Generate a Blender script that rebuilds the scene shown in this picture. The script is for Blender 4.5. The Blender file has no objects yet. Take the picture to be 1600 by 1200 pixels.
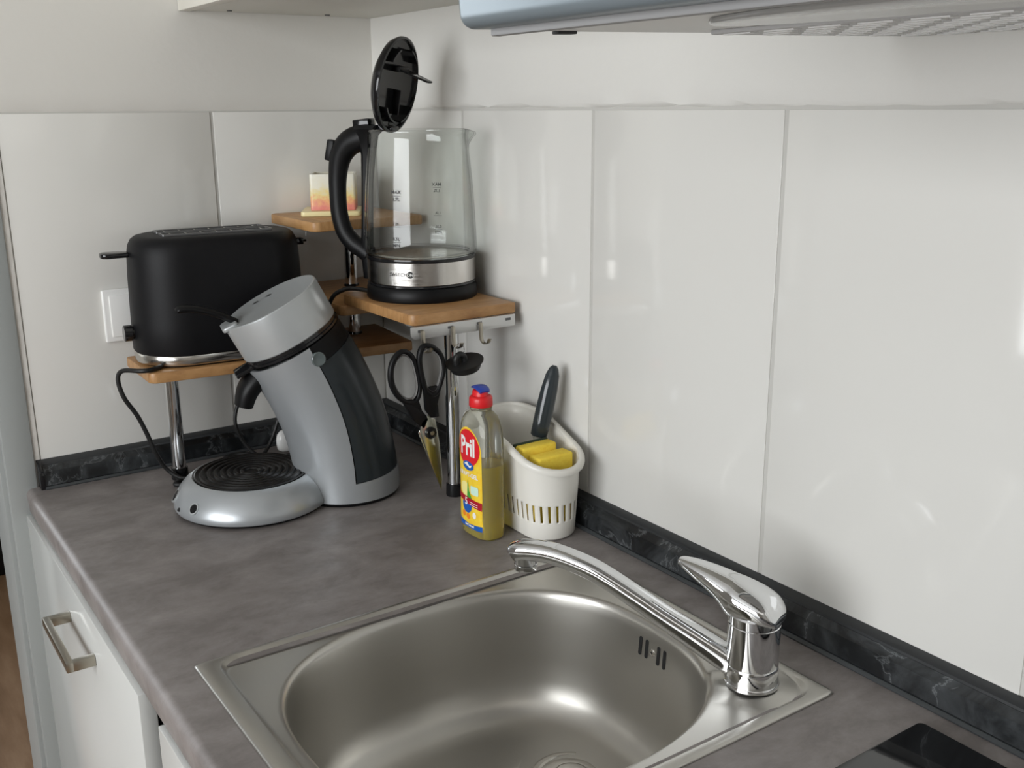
import bpy, bmesh, math, random
from mathutils import Vector, Matrix
random.seed(7)
PI = math.pi
S = bpy.context.scene
C = S.collection

# ------------------------------------------------------------------ camera, world, light, exposure
cam_d = bpy.data.cameras.new('camera'); cam = bpy.data.objects.new('camera', cam_d); C.objects.link(cam)
yaw, pit, rol = 0.5990, 0.2617, -0.0071
fw = Vector((math.sin(yaw)*math.cos(pit), math.cos(yaw)*math.cos(pit), -math.sin(pit)))
rt = Vector((math.cos(yaw), -math.sin(yaw), 0)); up = rt.cross(fw)
r2 = rt*math.cos(rol)+up*math.sin(rol); u2 = -rt*math.sin(rol)+up*math.cos(rol)
M = Matrix((r2, u2, -fw)).transposed().to_4x4(); M.translation = Vector((-0.8217, -1.6044, 0.5438))
cam.matrix_world = M
cam_d.sensor_width = 36; cam_d.lens = 36*1615.3/1600; cam_d.clip_start = 0.02; cam_d.clip_end = 60
S.camera = cam
S.view_settings.view_transform = 'Standard'; S.view_settings.look = 'None'
S.view_settings.gamma = 1; S.view_settings.use_curve_mapping = False
S.view_settings.exposure = 0.05
W = bpy.data.worlds.new('sky'); S.world = W; W.use_nodes = True
bg = W.node_tree.nodes['Background']; bg.inputs[0].default_value = (0.80, 0.90, 1.0, 1); bg.inputs[1].default_value = 1.6

def area(name, loc, rot, sx, sy, power, col):
    l = bpy.data.lights.new(name, 'AREA'); l.shape = 'RECTANGLE'; l.size = sx; l.size_y = sy
    l.energy = power; l.color = col
    o = bpy.data.objects.new(name, l); C.objects.link(o); o.location = loc; o.rotation_euler = rot
    return o
# daylight through the kitchen window (opposite the tiled wall) and an added fill light for the far room
area('window_light', (-2.86, -1.55, 0.62), (0, -PI/2, 0), 1.30, 2.10, 60, (0.985, 0.995, 1.0))
area('far_fill_light', (-1.85, 3.5, 0.55), (-PI/2, 0, 0), 1.6, 1.4, 24, (0.95, 0.98, 1.0))
area('ambient_fill_light', (-1.2, -3.0, 1.5), (0, 0, 0), 1.2, 1.2, 2, (1.0, 0.94, 0.86))  # added overhead ambient fill, no lamp fitting belongs to it

# ------------------------------------------------------------------ helpers
def link(o, parent=None):
    C.objects.link(o)
    if parent is not None:
        o.parent = parent
        o.matrix_parent_inverse = Matrix.Translation(-Vector(parent.location)) if parent.type == 'EMPTY' else Matrix()
    return o
def finish(bm, angle=38, flat=False):
    bmesh.ops.recalc_face_normals(bm, faces=bm.faces)
    for f in bm.faces: f.smooth = not flat
    lim = math.radians(angle)
    for e in bm.edges:
        if len(e.link_faces) == 2:
            if e.calc_face_angle(0) > lim: e.smooth = False
def obj(name, bm, m, parent=None, angle=38, norecalc=False):
    if norecalc:
        for f in bm.faces: f.smooth = True
    else: finish(bm, angle)
    me = bpy.data.meshes.new(name); bm.to_mesh(me); bm.free()
    me.materials.append(m) if not isinstance(m, (list, tuple)) else [me.materials.append(x) for x in m]
    return link(bpy.data.objects.new(name, me), parent)
def thing(name, label, cat, loc=(0, 0, 0), group=None):
    o = bpy.data.objects.new(name, None); C.objects.link(o); o.location = loc; o.empty_display_size = .02
    o['label'] = label; o['category'] = cat
    if group: o['group'] = group
    return o
def tag(o, label, cat, group=None):
    o['label'] = label; o['category'] = cat
    if group: o['group'] = group
    return o
def struct(name, bm, m, parent=None, **k):
    o = obj(name, bm, m, parent, **k)
    if parent is None: o['kind'] = 'structure'
    return o
def B(): return bmesh.new()
def box(bm, x0, x1, y0, y1, z0, z1, bev=0, seg=2, M=None):
    t = bmesh.new(); bmesh.ops.create_cube(t, size=1)
    for v in t.verts: v.co = Vector(((x0+x1)/2+v.co.x*(x1-x0), (y0+y1)/2+v.co.y*(y1-y0), (z0+z1)/2+v.co.z*(z1-z0)))
    if bev: bmesh.ops.bevel(t, geom=t.edges[:], offset=bev, segments=seg, affect='EDGES', profile=.5)
    if M is not None: bmesh.ops.transform(t, matrix=M, verts=t.verts)
    merge(bm, t); return bm
def merge(bm, t):
    me = bpy.data.meshes.new('tmp'); t.to_mesh(me); t.free(); bm.from_mesh(me); bpy.data.meshes.remove(me)
def prism(bm, pts, h0, h1, M=None, bev=0, seg=2, fn=None):
    """polygon pts (a,b) extruded from h0 to h1 along the third axis; M maps (a,b,h)"""
    t = bmesh.new()
    vs = [t.verts.new((a, b, h0)) for a, b in pts]; f = t.faces.new(vs)
    r = bmesh.ops.extrude_face_region(t, geom=[f])
    for v in r['geom']:
        if isinstance(v, bmesh.types.BMVert): v.co.z = h1
    if bev:
        es = [e for e in t.edges if abs(e.verts[0].co.z-e.verts[1].co.z) < 1e-9]
        bmesh.ops.bevel(t, geom=es, offset=bev, segments=seg, affect='EDGES', profile=.5)
    if M is not None: bmesh.ops.transform(t, matrix=M, verts=t.verts)
    merge(bm, t); return bm
def rpoly(corners, seg=6):
    """polygon with rounded corners: list of (x, y, r)"""
    out = []; n = len(corners)
    for i, (x, y, r) in enumerate(corners):
        p = Vector((x, y)); a = Vector(corners[i-1][:2]); b = Vector(corners[(i+1) % n][:2])
        if r <= 0: out.append((x, y)); continue
        u = (a-p).normalized(); v = (b-p).normalized(); ang = u.angle(v); d = r/math.tan(ang/2)
        c = p+(u+v).normalized()*(r/math.sin(ang/2))
        s = p+u*d-c; e = p+v*d-c; a0 = math.atan2(s.y, s.x); a1 = math.atan2(e.y, e.x); da = (a1-a0+PI) % (2*PI)-PI
        for k in range(seg+1): t = a0+da*k/seg; out.append((c.x+r*math.cos(t), c.y+r*math.sin(t)))
    return out
def lathe(bm, prof, n=48, M=None, closed=False, a0=0, a1=2*PI):
    t = bmesh.new(); full = abs(a1-a0-2*PI) < 1e-6; rings = []
    for r, z in prof:
        if r < 1e-6: rings.append([t.verts.new((0, 0, z))]*n); continue
        rings.append([t.verts.new((r*math.cos(a0+(a1-a0)*k/n), r*math.sin(a0+(a1-a0)*k/n), z)) for k in range(n)])
    pairs = list(zip(rings, rings[1:]))
    if closed: pairs.append((rings[-1], rings[0]))
    for A, D in pairs:
        for k in range(n):
            q = []
            for v in (A[k], A[(k+1) % n], D[(k+1) % n], D[k]):
                if v not in q: q.append(v)
            if len(q) > 2: t.faces.new(q)
    if not closed:
        for R in (rings[0], rings[-1]):
            if len(set(R)) > 2: t.faces.new(R)
    if M is not None: bmesh.ops.transform(t, matrix=M, verts=t.verts)
    merge(bm, t); return bm
def loft(bm, rings, caps=True, closed=False, M=None):
    t = bmesh.new(); R = [[t.verts.new(p) for p in r] for r in rings]; n = len(R[0])
    pr = list(zip(R, R[1:]))
    if closed: pr.append((R[-1], R[0]))
    for A, D in pr:
        for k in range(n): t.faces.new((A[k], A[(k+1) % n], D[(k+1) % n], D[k]))
    if caps and not closed: t.faces.new(R[0]); t.faces.new(R[-1])
    if M is not None: bmesh.ops.transform(t, matrix=M, verts=t.verts)
    merge(bm, t); return bm
def smooth_path(pts, k=6, closed=False):
    P = [Vector(p) for p in pts]; n = len(P); out = []
    rng = range(n if closed else n-1)
    for i in rng:
        p0 = P[(i-1) % n] if (closed or i > 0) else P[0]; p1 = P[i]; p2 = P[(i+1) % n]
        p3 = P[(i+2) % n] if (closed or i < n-2) else P[-1]
        for j in range(k):
            t = j/k; out.append(.5*((2*p1)+(p2-p0)*t+(2*p0-5*p1+4*p2-p3)*t*t+(3*p1-p0-3*p2+p3)*t**3))
    if not closed: out.append(P[-1])
    return out
def tube(bm, pts, r, n=10, k=6, closed=False, flat=None, M=None):
    """round (or elliptical: flat=(w factor along 'side' vector, side vector)) tube along a smoothed path; r number or list"""
    if isinstance(r, (list, tuple)): V = [Vector((*p, 0)).to_4d() if False else Vector((p[0], p[1], p[2], rr)) for p, rr in zip(pts, r)]
    else: V = [Vector((p[0], p[1], p[2], r)) for p in pts]
    Q = smooth_path(V, k, closed) if k > 1 else V
    P = [Vector(q[:3]) for q in Q]; N = len(P); rings = []
    up_ = Vector(flat[1]).normalized() if flat else None; prev = None
    for i in range(N):
        a = P[(i-1) % N] if (closed or i) else P[0]; b = P[(i+1) % N] if (closed or i < N-1) else P[-1]
        T = (b-a).normalized()
        if flat: side = (up_-T*up_.dot(T)).normalized()
        else:
            if prev is None: prev = T.orthogonal().normalized()
            side = (prev-T*prev.dot(T)).normalized(); prev = side
        o2 = T.cross(side); rr = Q[i][3]; w = flat[0] if flat else 1
        rings.append([P[i]+side*math.cos(2*PI*j/n)*rr*w+o2*math.sin(2*PI*j/n)*rr for j in range(n)])
    return loft(bm, rings, closed=closed, M=M)
def frame(o, X, Y, Z):
    m = Matrix((Vector(X).normalized(), Vector(Y).normalized(), Vector(Z).normalized())).transposed().to_4x4(); m.translation = Vector(o); return m
def vert_frame(o, d):
    """maps (s, h, z): s along horizontal direction d, h across it"""
    d = Vector((d[0], d[1], 0)).normalized(); return frame(o, d, Vector((-d.y, d.x, 0)), (0, 0, 1))
def text_mesh(body, size, bold=0.0):
    cu = bpy.data.curves.new('txt', 'FONT'); cu.body = body; cu.size = size; cu.align_x = 'CENTER'; cu.align_y = 'CENTER'; cu.offset = bold; cu.resolution_u = 2
    o = bpy.data.objects.new('txt', cu); C.objects.link(o); dg = bpy.context.evaluated_depsgraph_get(); dg.update()
    me = bpy.data.meshes.new_from_object(o.evaluated_get(dg)); C.objects.unlink(o); bpy.data.objects.remove(o)
    bm = bmesh.new(); bm.from_mesh(me); bpy.data.meshes.remove(me); return bm
def wrap(bm, f, cuts=0):
    for v in bm.verts: v.co = Vector(f(v.co.x, v.co.y))
    return bm
def flat_shape(pts):
    bm = B(); bm.faces.new([bm.verts.new((a, b, 0)) for a, b in pts]); return bm
def grid_poly(pts, nu=10):
    """polygon cut into thin strips along x so it can be wrapped on a curve"""
    bm = flat_shape(pts); xs = [p[0] for p in pts]; a, b = min(xs), max(xs)
    for i in range(1, nu):
        x = a+(b-a)*i/nu
        bmesh.ops.bisect_plane(bm, geom=bm.verts[:]+bm.edges[:]+bm.faces[:], plane_co=(x, 0, 0), plane_no=(1, 0, 0))
    return bm
def ell(cx, cy, rx, ry, n=28): return [(cx+rx*math.cos(2*PI*k/n), cy+ry*math.sin(2*PI*k/n)) for k in range(n)]

# ------------------------------------------------------------------ materials
def mat(name, col, rough=.5, metal=0, spec=.5, coat=0, coat_r=.05, emis=None, es=0, noise=None, bump=None, rn=None, aniso=0):
    m = bpy.data.materials.new(name); m.use_nodes = True; nt = m.node_tree; p = nt.nodes['Principled BSDF']
    p.inputs['Base Color'].default_value = (*col, 1); p.inputs['Roughness'].default_value = rough; p.inputs['Metallic'].default_value = metal
    p.inputs['Specular IOR Level'].default_value = spec; p.inputs['Coat Weight'].default_value = coat; p.inputs['Coat Roughness'].default_value = coat_r
    if aniso: p.inputs['Anisotropic'].default_value = aniso
    if emis: p.inputs['Emission Color'].default_value = (*emis, 1); p.inputs['Emission Strength'].default_value = es
    tc = nt.nodes.new('ShaderNodeTexCoord')
    def noi(scale, detail=4, vec=(1, 1, 1), dist=0):
        mp = nt.nodes.new('ShaderNodeMapping'); mp.inputs['Scale'].default_value = vec; nt.links.new(tc.outputs['Object'], mp.inputs['Vector'])
        n = nt.nodes.new('ShaderNodeTexNoise'); n.inputs['Scale'].default_value = scale; n.inputs['Detail'].default_value = detail; n.inputs['Distortion'].default_value = dist
        nt.links.new(mp.outputs[0], n.inputs['Vector']); return n
    if noise:   # (col2, scale, lo, hi, vec)
        c2, sc, lo, hi, vec = noise; n = noi(sc, 10, vec, .25); n.inputs['Roughness'].default_value = .72; r = nt.nodes.new('ShaderNodeValToRGB')
        r.color_ramp.elements[0].position = lo; r.color_ramp.elements[0].color = (*col, 1); r.color_ramp.elements[1].position = hi; r.color_ramp.elements[1].color = (*c2, 1)
        nt.links.new(n.outputs['Fac'], r.inputs[0]); nt.links.new(r.outputs[0], p.inputs['Base Color'])
    if bump:    # (scale, strength, vec)
        n = noi(bump[0], 3, bump[2]); b = nt.nodes.new('ShaderNodeBump'); b.inputs['Strength'].default_value = bump[1]; b.inputs['Distance'].default_value = .001
        nt.links.new(n.outputs['Fac'], b.inputs['Height']); nt.links.new(b.outputs[0], p.inputs['Normal'])
    if rn:      # (scale, lo, hi, vec) roughness noise
        n = noi(rn[0], 3, rn[3]); mr = nt.nodes.new('ShaderNodeMapRange'); mr.inputs['To Min'].default_value = rn[1]; mr.inputs['To Max'].default_value = rn[2]
        mr.inputs['From Min'].default_value = .3; mr.inputs['From Max'].default_value = .7
        nt.links.new(n.outputs['Fac'], mr.inputs['Value']); nt.links.new(mr.outputs[0], p.inputs['Roughness'])
    return m
def clear(name, tint, ior=1.45, rough=0.0, diff=0.0, dcol=(1, 1, 1)):
    m = bpy.data.materials.new(name); m.use_nodes = True; nt = m.node_tree; nt.nodes.clear()
    out = nt.nodes.new('ShaderNodeOutputMaterial'); tr = nt.nodes.new('ShaderNodeBsdfTransparent'); tr.inputs[0].default_value = (*tint, 1)
    gl = nt.nodes.new('ShaderNodeBsdfGlossy'); gl.inputs['Roughness'].default_value = rough
    lw = nt.nodes.new('ShaderNodeLayerWeight'); lw.inputs[0].default_value = .5
    pw = nt.nodes.new('ShaderNodeMath'); pw.operation = 'POWER'; pw.inputs[1].default_value = 3.6; nt.links.new(lw.outputs['Facing'], pw.inputs[0])
    fr = nt.nodes.new('ShaderNodeMath'); fr.operation = 'MULTIPLY_ADD'; fr.inputs[1].default_value = 1.0*(ior-1)/.45; fr.inputs[2].default_value = .03; nt.links.new(pw.outputs[0], fr.inputs[0]); mx = nt.nodes.new('ShaderNodeMixShader')
    gz = nt.nodes.new('ShaderNodeMath'); gz.operation = 'POWER'; gz.inputs[1].default_value = 7; nt.links.new(lw.outputs['Facing'], gz.inputs[0])
    tm = nt.nodes.new('ShaderNodeMix'); tm.data_type = 'RGBA'; tm.inputs[6].default_value = (*tint, 1); tm.inputs[7].default_value = tuple(c*.35 for c in tint)+(1,)
    nt.links.new(gz.outputs[0], tm.inputs[0]); nt.links.new(tm.outputs[2], tr.inputs[0])
    src = tr.outputs[0]
    if diff:
        df = nt.nodes.new('ShaderNodeBsdfDiffuse'); df.inputs[0].default_value = (*dcol, 1); m2 = nt.nodes.new('ShaderNodeMixShader'); m2.inputs[0].default_value = diff
        nt.links.new(tr.outputs[0], m2.inputs[1]); nt.links.new(df.outputs[0], m2.inputs[2]); src = m2.outputs[0]
    nt.links.new(fr.outputs[0], mx.inputs[0]); nt.links.new(src, mx.inputs[1]); nt.links.new(gl.outputs[0], mx.inputs[2]); nt.links.new(mx.outputs[0], out.inputs[0])
    return m
def wood(name, c1, c2, c3, vec, rough=.42):
    m = mat(name, c1, rough); nt = m.node_tree; p = nt.nodes['Principled BSDF']; tc = nt.nodes.new('ShaderNodeTexCoord')
    mp = nt.nodes.new('ShaderNodeMapping'); mp.inputs['Scale'].default_value = vec; nt.links.new(tc.outputs['Object'], mp.inputs[0])
    n = nt.nodes.new('ShaderNodeTexNoise'); n.inputs['Scale'].default_value = 6; n.inputs['Detail'].default_value = 8; n.inputs['Roughness'].default_value = .65; nt.links.new(mp.outputs[0], n.inputs[0])
    r = nt.nodes.new('ShaderNodeValToRGB'); e = r.color_ramp.elements; e[0].position = .3; e[0].color = (*c2, 1); e[1].position = .72; e[1].color = (*c3, 1); k = e.new(.5); k.color = (*c1, 1)
    nt.links.new(n.outputs[0], r.inputs[0]); nt.links.new(r.outputs[0], p.inputs['Base Color']); return m

PAINT = mat('painted_plaster', (.69, .675, .635), .75, bump=(90, .25, (1, 1, 1)))
PAINT_R = mat('rough_wall_paint', (.72, .71, .675), .7, bump=(120, .5, (1, 1, 1)))
TILE = mat('glossy_tile', (.70, .69, .655), .09, bump=(5, .06, (1, 1, 1)))
GROUT = mat('grout', (.52, .51, .48), .9)
CEIL = mat('ceiling_paint', (.62, .62, .61), .9)
PAINT_D = mat('darkened_room_paint', (.40, .385, .36), .9)  # tone darkened so these room walls bounce less ambient light
FLOOR = wood('floor_wood', (.27, .165, .095), (.20, .115, .06), (.36, .24, .15), (3, .6, 1), .35)
GREY_WOOD = mat('grey_painted_frame', (.33, .35, .345), .45)
COUNTER = mat('concrete_worktop', (.178, .159, .151), .42, noise=((.285, .260, .250), 11, .40, .68, (1, 1.5, 1)), rn=(25, .42, .52, (1, 1, 1)))
WHITE_GLOSS = mat('white_gloss_front', (.60, .61, .59), .15)
WHITE_MAT = mat('white_melamine', (.66, .65, .60), .5)
GAP_SHADE = mat('gap_shade', (.02, .02, .02), .8)  # near-black colour stands for the shade inside gaps and slots
STEEL = mat('brushed_steel', (.53, .515, .48), .35, 1)
STEEL_R = mat('polished_steel_rim', (.62, .60, .56), .2, 1)
CHROME = mat('chrome', (.78, .79, .80), .045, 1)
KSTEEL = mat('kettle_steel', (.62, .60, .57), .2, 1, rn=(40, .16, .26, (1, 1, 12)))
SHEET = mat('rail_sheet_metal', (.62, .62, .61), .42, .85)
BLACK = mat('black_plastic', (.0045, .0045, .005), .42, spec=.22)
BLACK_G = mat('black_gloss_plastic', (.008, .008, .009), .12)
BLACK_M = mat('black_matt_coating', (.005, .005, .006), .5, spec=.22, bump=(600, .1, (1, 1, 1)))
RUBBER = mat('black_rubber', (.008, .008, .008), .5)
SILVER = mat('silver_plastic', (.41, .432, .448), .34, .5, spec=.6, coat=.15, coat_r=.2)
SILVER2 = mat('silver_lid_plastic', (.46, .48, .485), .36, .4)
TANK = mat('smoked_tank_plastic', (.022, .028, .031), .28, spec=.35)
BAMBOO = wood('bamboo_lower', (.40, .215, .085), (.28, .135, .05), (.50, .285, .125), (3, 26, 8))
BAMBOO2 = wood('bamboo_lengthwise', (.45, .245, .095), (.34, .17, .06), (.53, .31, .14), (26, 3, 8))
GLASS = clear('clear_glass', (.97, .98, .975), 1.36)
PETC = mat('clear_bottle', (.84, .85, .78), .035, spec=.5); PETC.node_tree.nodes['Principled BSDF'].inputs['Transmission Weight'].default_value = .93; PETC.node_tree.nodes['Principled BSDF'].inputs['IOR'].default_value = 1.30
LIQ = clear('yellow_detergent', (.96, .85, .20), 1.10, .05, .36, (.85, .62, .01))
LIQ = mat('yellow_detergent', (.95, .76, .01), .06, spec=.5); LIQ.node_tree.nodes['Principled BSDF'].inputs['Transmission Weight'].default_value = .72; LIQ.node_tree.nodes['Principled BSDF'].inputs['IOR'].default_value = 1.2
SMOKE = clear('smoke_plastic', (.22, .25, .26), 1.4, .05, .3, (.03, .035, .04))
CADDY = mat('white_caddy_plastic', (.78, .76, .70), .25)
SPONGE = mat('yellow_sponge', (.95, .72, .08), .9, noise=((.88, .60, .05), 120, .45, .7, (1, 1, 1)), bump=(260, 1.0, (1, 1, 1)))
SCOUR = mat('dark_scourer', (.03, .05, .03), .95, bump=(400, 1, (1, 1, 1)))
RED = mat('red_cap', (.70, .015, .02), .35)
BLUE = mat('blue_flip_tab', (.02, .05, .35), .35)
L_YEL = mat('label_yellow', (.86, .52, .02), .35, noise=((.90, .68, .06), 45, .4, .65, (1, 1, 1)))
L_RED = mat('label_red', (.68, .01, .02), .3); L_WHT = mat('label_white', (.85, .85, .82), .35)
L_BLU = mat('label_blue', (.01, .10, .42), .3); L_GRN = mat('label_green', (.05, .35, .04), .35)
L_ORG = mat('label_orange', (.85, .25, .02), .35); L_PAL = mat('label_pale_yellow', (.90, .80, .30), .35); L_DRD = mat('label_dark_red', (.40, .005, .02), .35)
L_LBL = mat('label_light_blue', (.10, .40, .75), .35); L_MNT = mat('label_mint', (.60, .82, .68), .35)
INK = mat('black_print', (.015, .015, .015), .5); INK_G = mat('grey_print', (.10, .10, .10), .5)
PLATE = mat('pale_yellow_ceramic', (.85, .76, .42), .25)
SOCKET = mat('white_switch_plastic', (.82, .82, .80), .25)
HOOD = mat('blue_grey_enamel', (.22, .262, .29), .34, .35)
HOOD_W = mat('hood_underside', (.60, .60, .58), .4)
HOOD_F = mat('hood_filter_grey', (.45, .45, .45), .5)
LENS = mat('lamp_lens', (.28, .28, .27), .15)
HOB = mat('ceramic_hob', (.006, .006, .007), .04, spec=.6)
SOFA = mat('grey_sofa_fabric', (.10, .098, .09), .95, bump=(300, .6, (1, 1, 1)))
BLADE = mat('blade_steel', (.50, .50, .44), .22, 1)
NICKEL = mat('brushed_nickel', (.42, .39, .33), .32, 1)

def marble():
    m = mat('black_marble_laminate', (.012, .014, .016), .28); nt = m.node_tree; p = nt.nodes['Principled BSDF']; tc = nt.nodes.new('ShaderNodeTexCoord')
    a = nt.nodes.new('ShaderNodeTexNoise'); a.inputs['Scale'].default_value = 14; a.inputs['Detail'].default_value = 9; a.inputs['Roughness'].default_value = .65; a.inputs['Distortion'].default_value = 1.2
    nt.links.new(tc.outputs['Object'], a.inputs[0])
    r = nt.nodes.new('ShaderNodeValToRGB'); e = r.color_ramp.elements; e[0].position = .42; e[0].color = (.006, .007, .008, 1); e[1].position = .74; e[1].color = (.060, .066, .070, 1)
    nt.links.new(a.outputs[0], r.inputs[0])
    v = nt.nodes.new('ShaderNodeTexVoronoi'); v.feature = 'DISTANCE_TO_EDGE'; v.inputs['Scale'].default_value = 11
    mp = nt.nodes.new('ShaderNodeVectorMath'); mp.operation = 'ADD'; sc = nt.nodes.new('ShaderNodeVectorMath'); sc.operation = 'SCALE'; sc.inputs['Scale'].default_value = .12
    nt.links.new(a.outputs['Color'], sc.inputs[0]); nt.links.new(tc.outputs['Object'], mp.inputs[0]); nt.links.new(sc.outputs[0], mp.inputs[1]); nt.links.new(mp.outputs[0], v.inputs['Vector'])
    r2_ = nt.nodes.new('ShaderNodeValToRGB'); e = r2_.color_ramp.elements; e[0].position = 0; e[0].color = (.16, .17, .175, 1); e[1].position = .022; e[1].color = (0, 0, 0, 1)
    nt.links.new(v.outputs[0], r2_.inputs[0])
    mu = nt.nodes.new('ShaderNodeMix'); mu.data_type = 'RGBA'; mu.blend_type = 'MULTIPLY'; mu.inputs[0].default_value = 1; nt.links.new(r2_.outputs[0], mu.inputs[6]); nt.links.new(a.outputs[0], mu.inputs[7])
    ad = nt.nodes.new('ShaderNodeMix'); ad.data_type = 'RGBA'; ad.blend_type = 'ADD'; ad.inputs[0].default_value = 1; nt.links.new(r.outputs[0], ad.inputs[6]); nt.links.new(mu.outputs[2], ad.inputs[7])
    nt.links.new(ad.outputs[2], p.inputs['Base Color']); return m
MARBLE = marble()
def candle_mat():
    m = mat('painted_frosted_glass', (.8, .75, .6), .3); nt = m.node_tree; p = nt.nodes['Principled BSDF']; tc = nt.nodes.new('ShaderNodeTexCoord')
    sx = nt.nodes.new('ShaderNodeSeparateXYZ'); nt.links.new(tc.outputs['Object'], sx.inputs[0])
    n = nt.nodes.new('ShaderNodeTexNoise'); n.inputs['Scale'].default_value = 130; n.inputs['Detail'].default_value = 5; nt.links.new(tc.outputs['Object'], n.inputs[0])
    a = nt.nodes.new('ShaderNodeMath'); a.operation = 'MULTIPLY_ADD'; a.inputs[1].default_value = .035; nt.links.new(n.outputs[0], a.inputs[0]); nt.links.new(sx.outputs[2], a.inputs[2])
    mr = nt.nodes.new('ShaderNodeMapRange'); mr.inputs['From Min'].default_value = .398; mr.inputs['From Max'].default_value = .463; nt.links.new(a.outputs[0], mr.inputs[0])
    r = nt.nodes.new('ShaderNodeValToRGB'); e = r.color_ramp.elements; e[0].position = 0; e[0].color = (.70, .17, .15, 1); e[1].position = 1; e[1].color = (.82, .80, .70, 1)
    for q, c in ((.22, (.76, .26, .20, 1)), (.36, (.85, .42, .20, 1)), (.50, (.83, .68, .28, 1)), (.70, (.82, .78, .62, 1))): k = e.new(q); k.color = c
    nt.links.new(mr.outputs[0], r.inputs[0]); nt.links.new(r.outputs[0], p.inputs['Base Color']); p.inputs['Subsurface Weight'].default_value = .0; return m
CANDLE = candle_mat()

# ------------------------------------------------------------------ the setting (worktop surface is z = 0, floor z = -0.9)
FZ, CZ = -0.9, 1.62
struct('floor', box(B(), -3.0, 0.3, -4.2, 3.6, FZ-.05, FZ), FLOOR)
struct('ceiling', box(B(), -3.0, 0.3, -4.2, 3.6, CZ, CZ+.05), CEIL)
wr = struct('wall_right', box(B(), 0.0015, 0.15, -4.2, 0.12, FZ, CZ), GROUT)
TW = .3047; J0 = -.2768; TZ0, TZ1 = .020, .5395
ub = B(); t = bmesh.new()     # plaster above the tiles, its lower edge filled by hand (slightly uneven)
n = 120
rows = []
for i in range(n+1):
    y = -4.2+4.2*i/n; e = .0025*math.sin(i*1.7)+.0015*math.sin(i*4.1)
    rows.append([(.008, y, TZ1+.002), (.0015+.001*math.sin(i*2.3), y, TZ1+.003+abs(e)*.3), (-.002, y, TZ1+.0085+e), (-.0022, y, TZ1+.03), (-.0022, y, CZ), (.008, y, CZ)])
loft(ub, rows, caps=True)
obj('plaster', ub, PAINT_R, wr)
def tile(parent, x0, x1, y0, y1, z0, z1): return obj('tile', box(B(), x0, x1, y0, y1, z0, z1, .0009, 2), TILE, parent)
edges = [-0.0015, J0]
while edges[-1] > -3.9: edges.append(edges[-1]-TW)
for a, b in zip(edges, edges[1:]):
    tile(wr, 0.0, .009, b+.0027, a-.0027, TZ0, TZ1)
wb = struct('wall_back', box(B(), -0.606, 0.15, 0.0015, 0.12, FZ, CZ), GROUT)
rows = []
for i in range(41):
    x = -.606+.606*i/40; e = .0015*math.sin(i*1.3)
    rows.append([(x, .008, TZ1+.002), (x, .0015, TZ1+.002), (x, -.0005, TZ1+.006+e), (x, -.0007, TZ1+.03), (x, -.0007, CZ), (x, .008, CZ)])
obj('plaster', loft(B(), rows), PAINT, wb)
for a, b in ((-.5785, -.2784-.0026), (-.2784+.0026, -.0015)):
    tile(wb, a, b, 0, .009, TZ0, TZ1)
obj('plaster_strip', box(B(), -.607, -.580, -.001, .01, FZ, TZ1), mat('bare_plaster', (.60, .58, .54), .9, noise=((.72, .70, .66), 60, .4, .6, (1, 1, .3)), bump=(80, .8, (1, 1, 1))), wb)
# grey door frame wrapping the end of that wall: face towards the kitchen and reveal
tr = B(); box(tr, -.628, -.588, -.004, .012, -.8995, CZ, .0015)
struct('trim_1', tr, GREY_WOOD)
tr = B(); box(tr, -.634, -.607, .012, .124, -.8995, CZ, .001)
struct('trim_2', tr, GREY_WOOD)
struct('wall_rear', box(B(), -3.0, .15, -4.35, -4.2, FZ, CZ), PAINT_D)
wf = B(); box(wf, -3.15, -2.7, 3.6, 3.75, FZ, CZ); box(wf, -1.0, .3, 3.6, 3.75, FZ, CZ); box(wf, -2.7, -1.0, 3.6, 3.75, FZ, -.2); box(wf, -2.7, -1.0, 3.6, 3.75, 1.3, CZ)
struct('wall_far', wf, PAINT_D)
w = B()
for a in (-2.7, -1.875, -1.05): box(w, a, a+.05, 3.65, 3.70, -.2, 1.3, .004)
for a in (-.2, 1.25): box(w, -2.7, -1.0, 3.652, 3.698, a, a+.05, .004)
struct('window_2', w, SOCKET)  # added window frame behind the far-room fill light
struct('wall_far_right', box(B(), .15, .3, .12, 3.6, FZ, CZ), PAINT)
wl = B()
def wall_holes(bm, ya, yb, holes):
    y = ya
    for h0, h1, z0, z1 in holes:
        box(bm, -3.15, -3.0, y, h0, FZ, CZ); box(bm, -3.15, -3.0, h0, h1, FZ, z0); box(bm, -3.15, -3.0, h0, h1, z1, CZ); y = h1
    box(bm, -3.15, -3.0, y, yb, FZ, CZ)
wall_holes(wl, -4.35, 3.75, [(-2.65, -.45, -.05, 1.3)])
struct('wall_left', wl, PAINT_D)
for i, (h0, h1, z0, z1) in enumerate([(-2.65, -.45, -.05, 1.3)]):
    w = B(); e = .05
    for a in (h0, h1-e, (h0+h1)/2-e/2): box(w, -3.09, -3.03, a, a+e, z0, z1, .004)
    for a in (z0, z1-e): box(w, -3.088, -3.032, h0, h1, a, a+e, .004)
    o = struct('window_%d' % (i+1), w, SOCKET)
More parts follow.
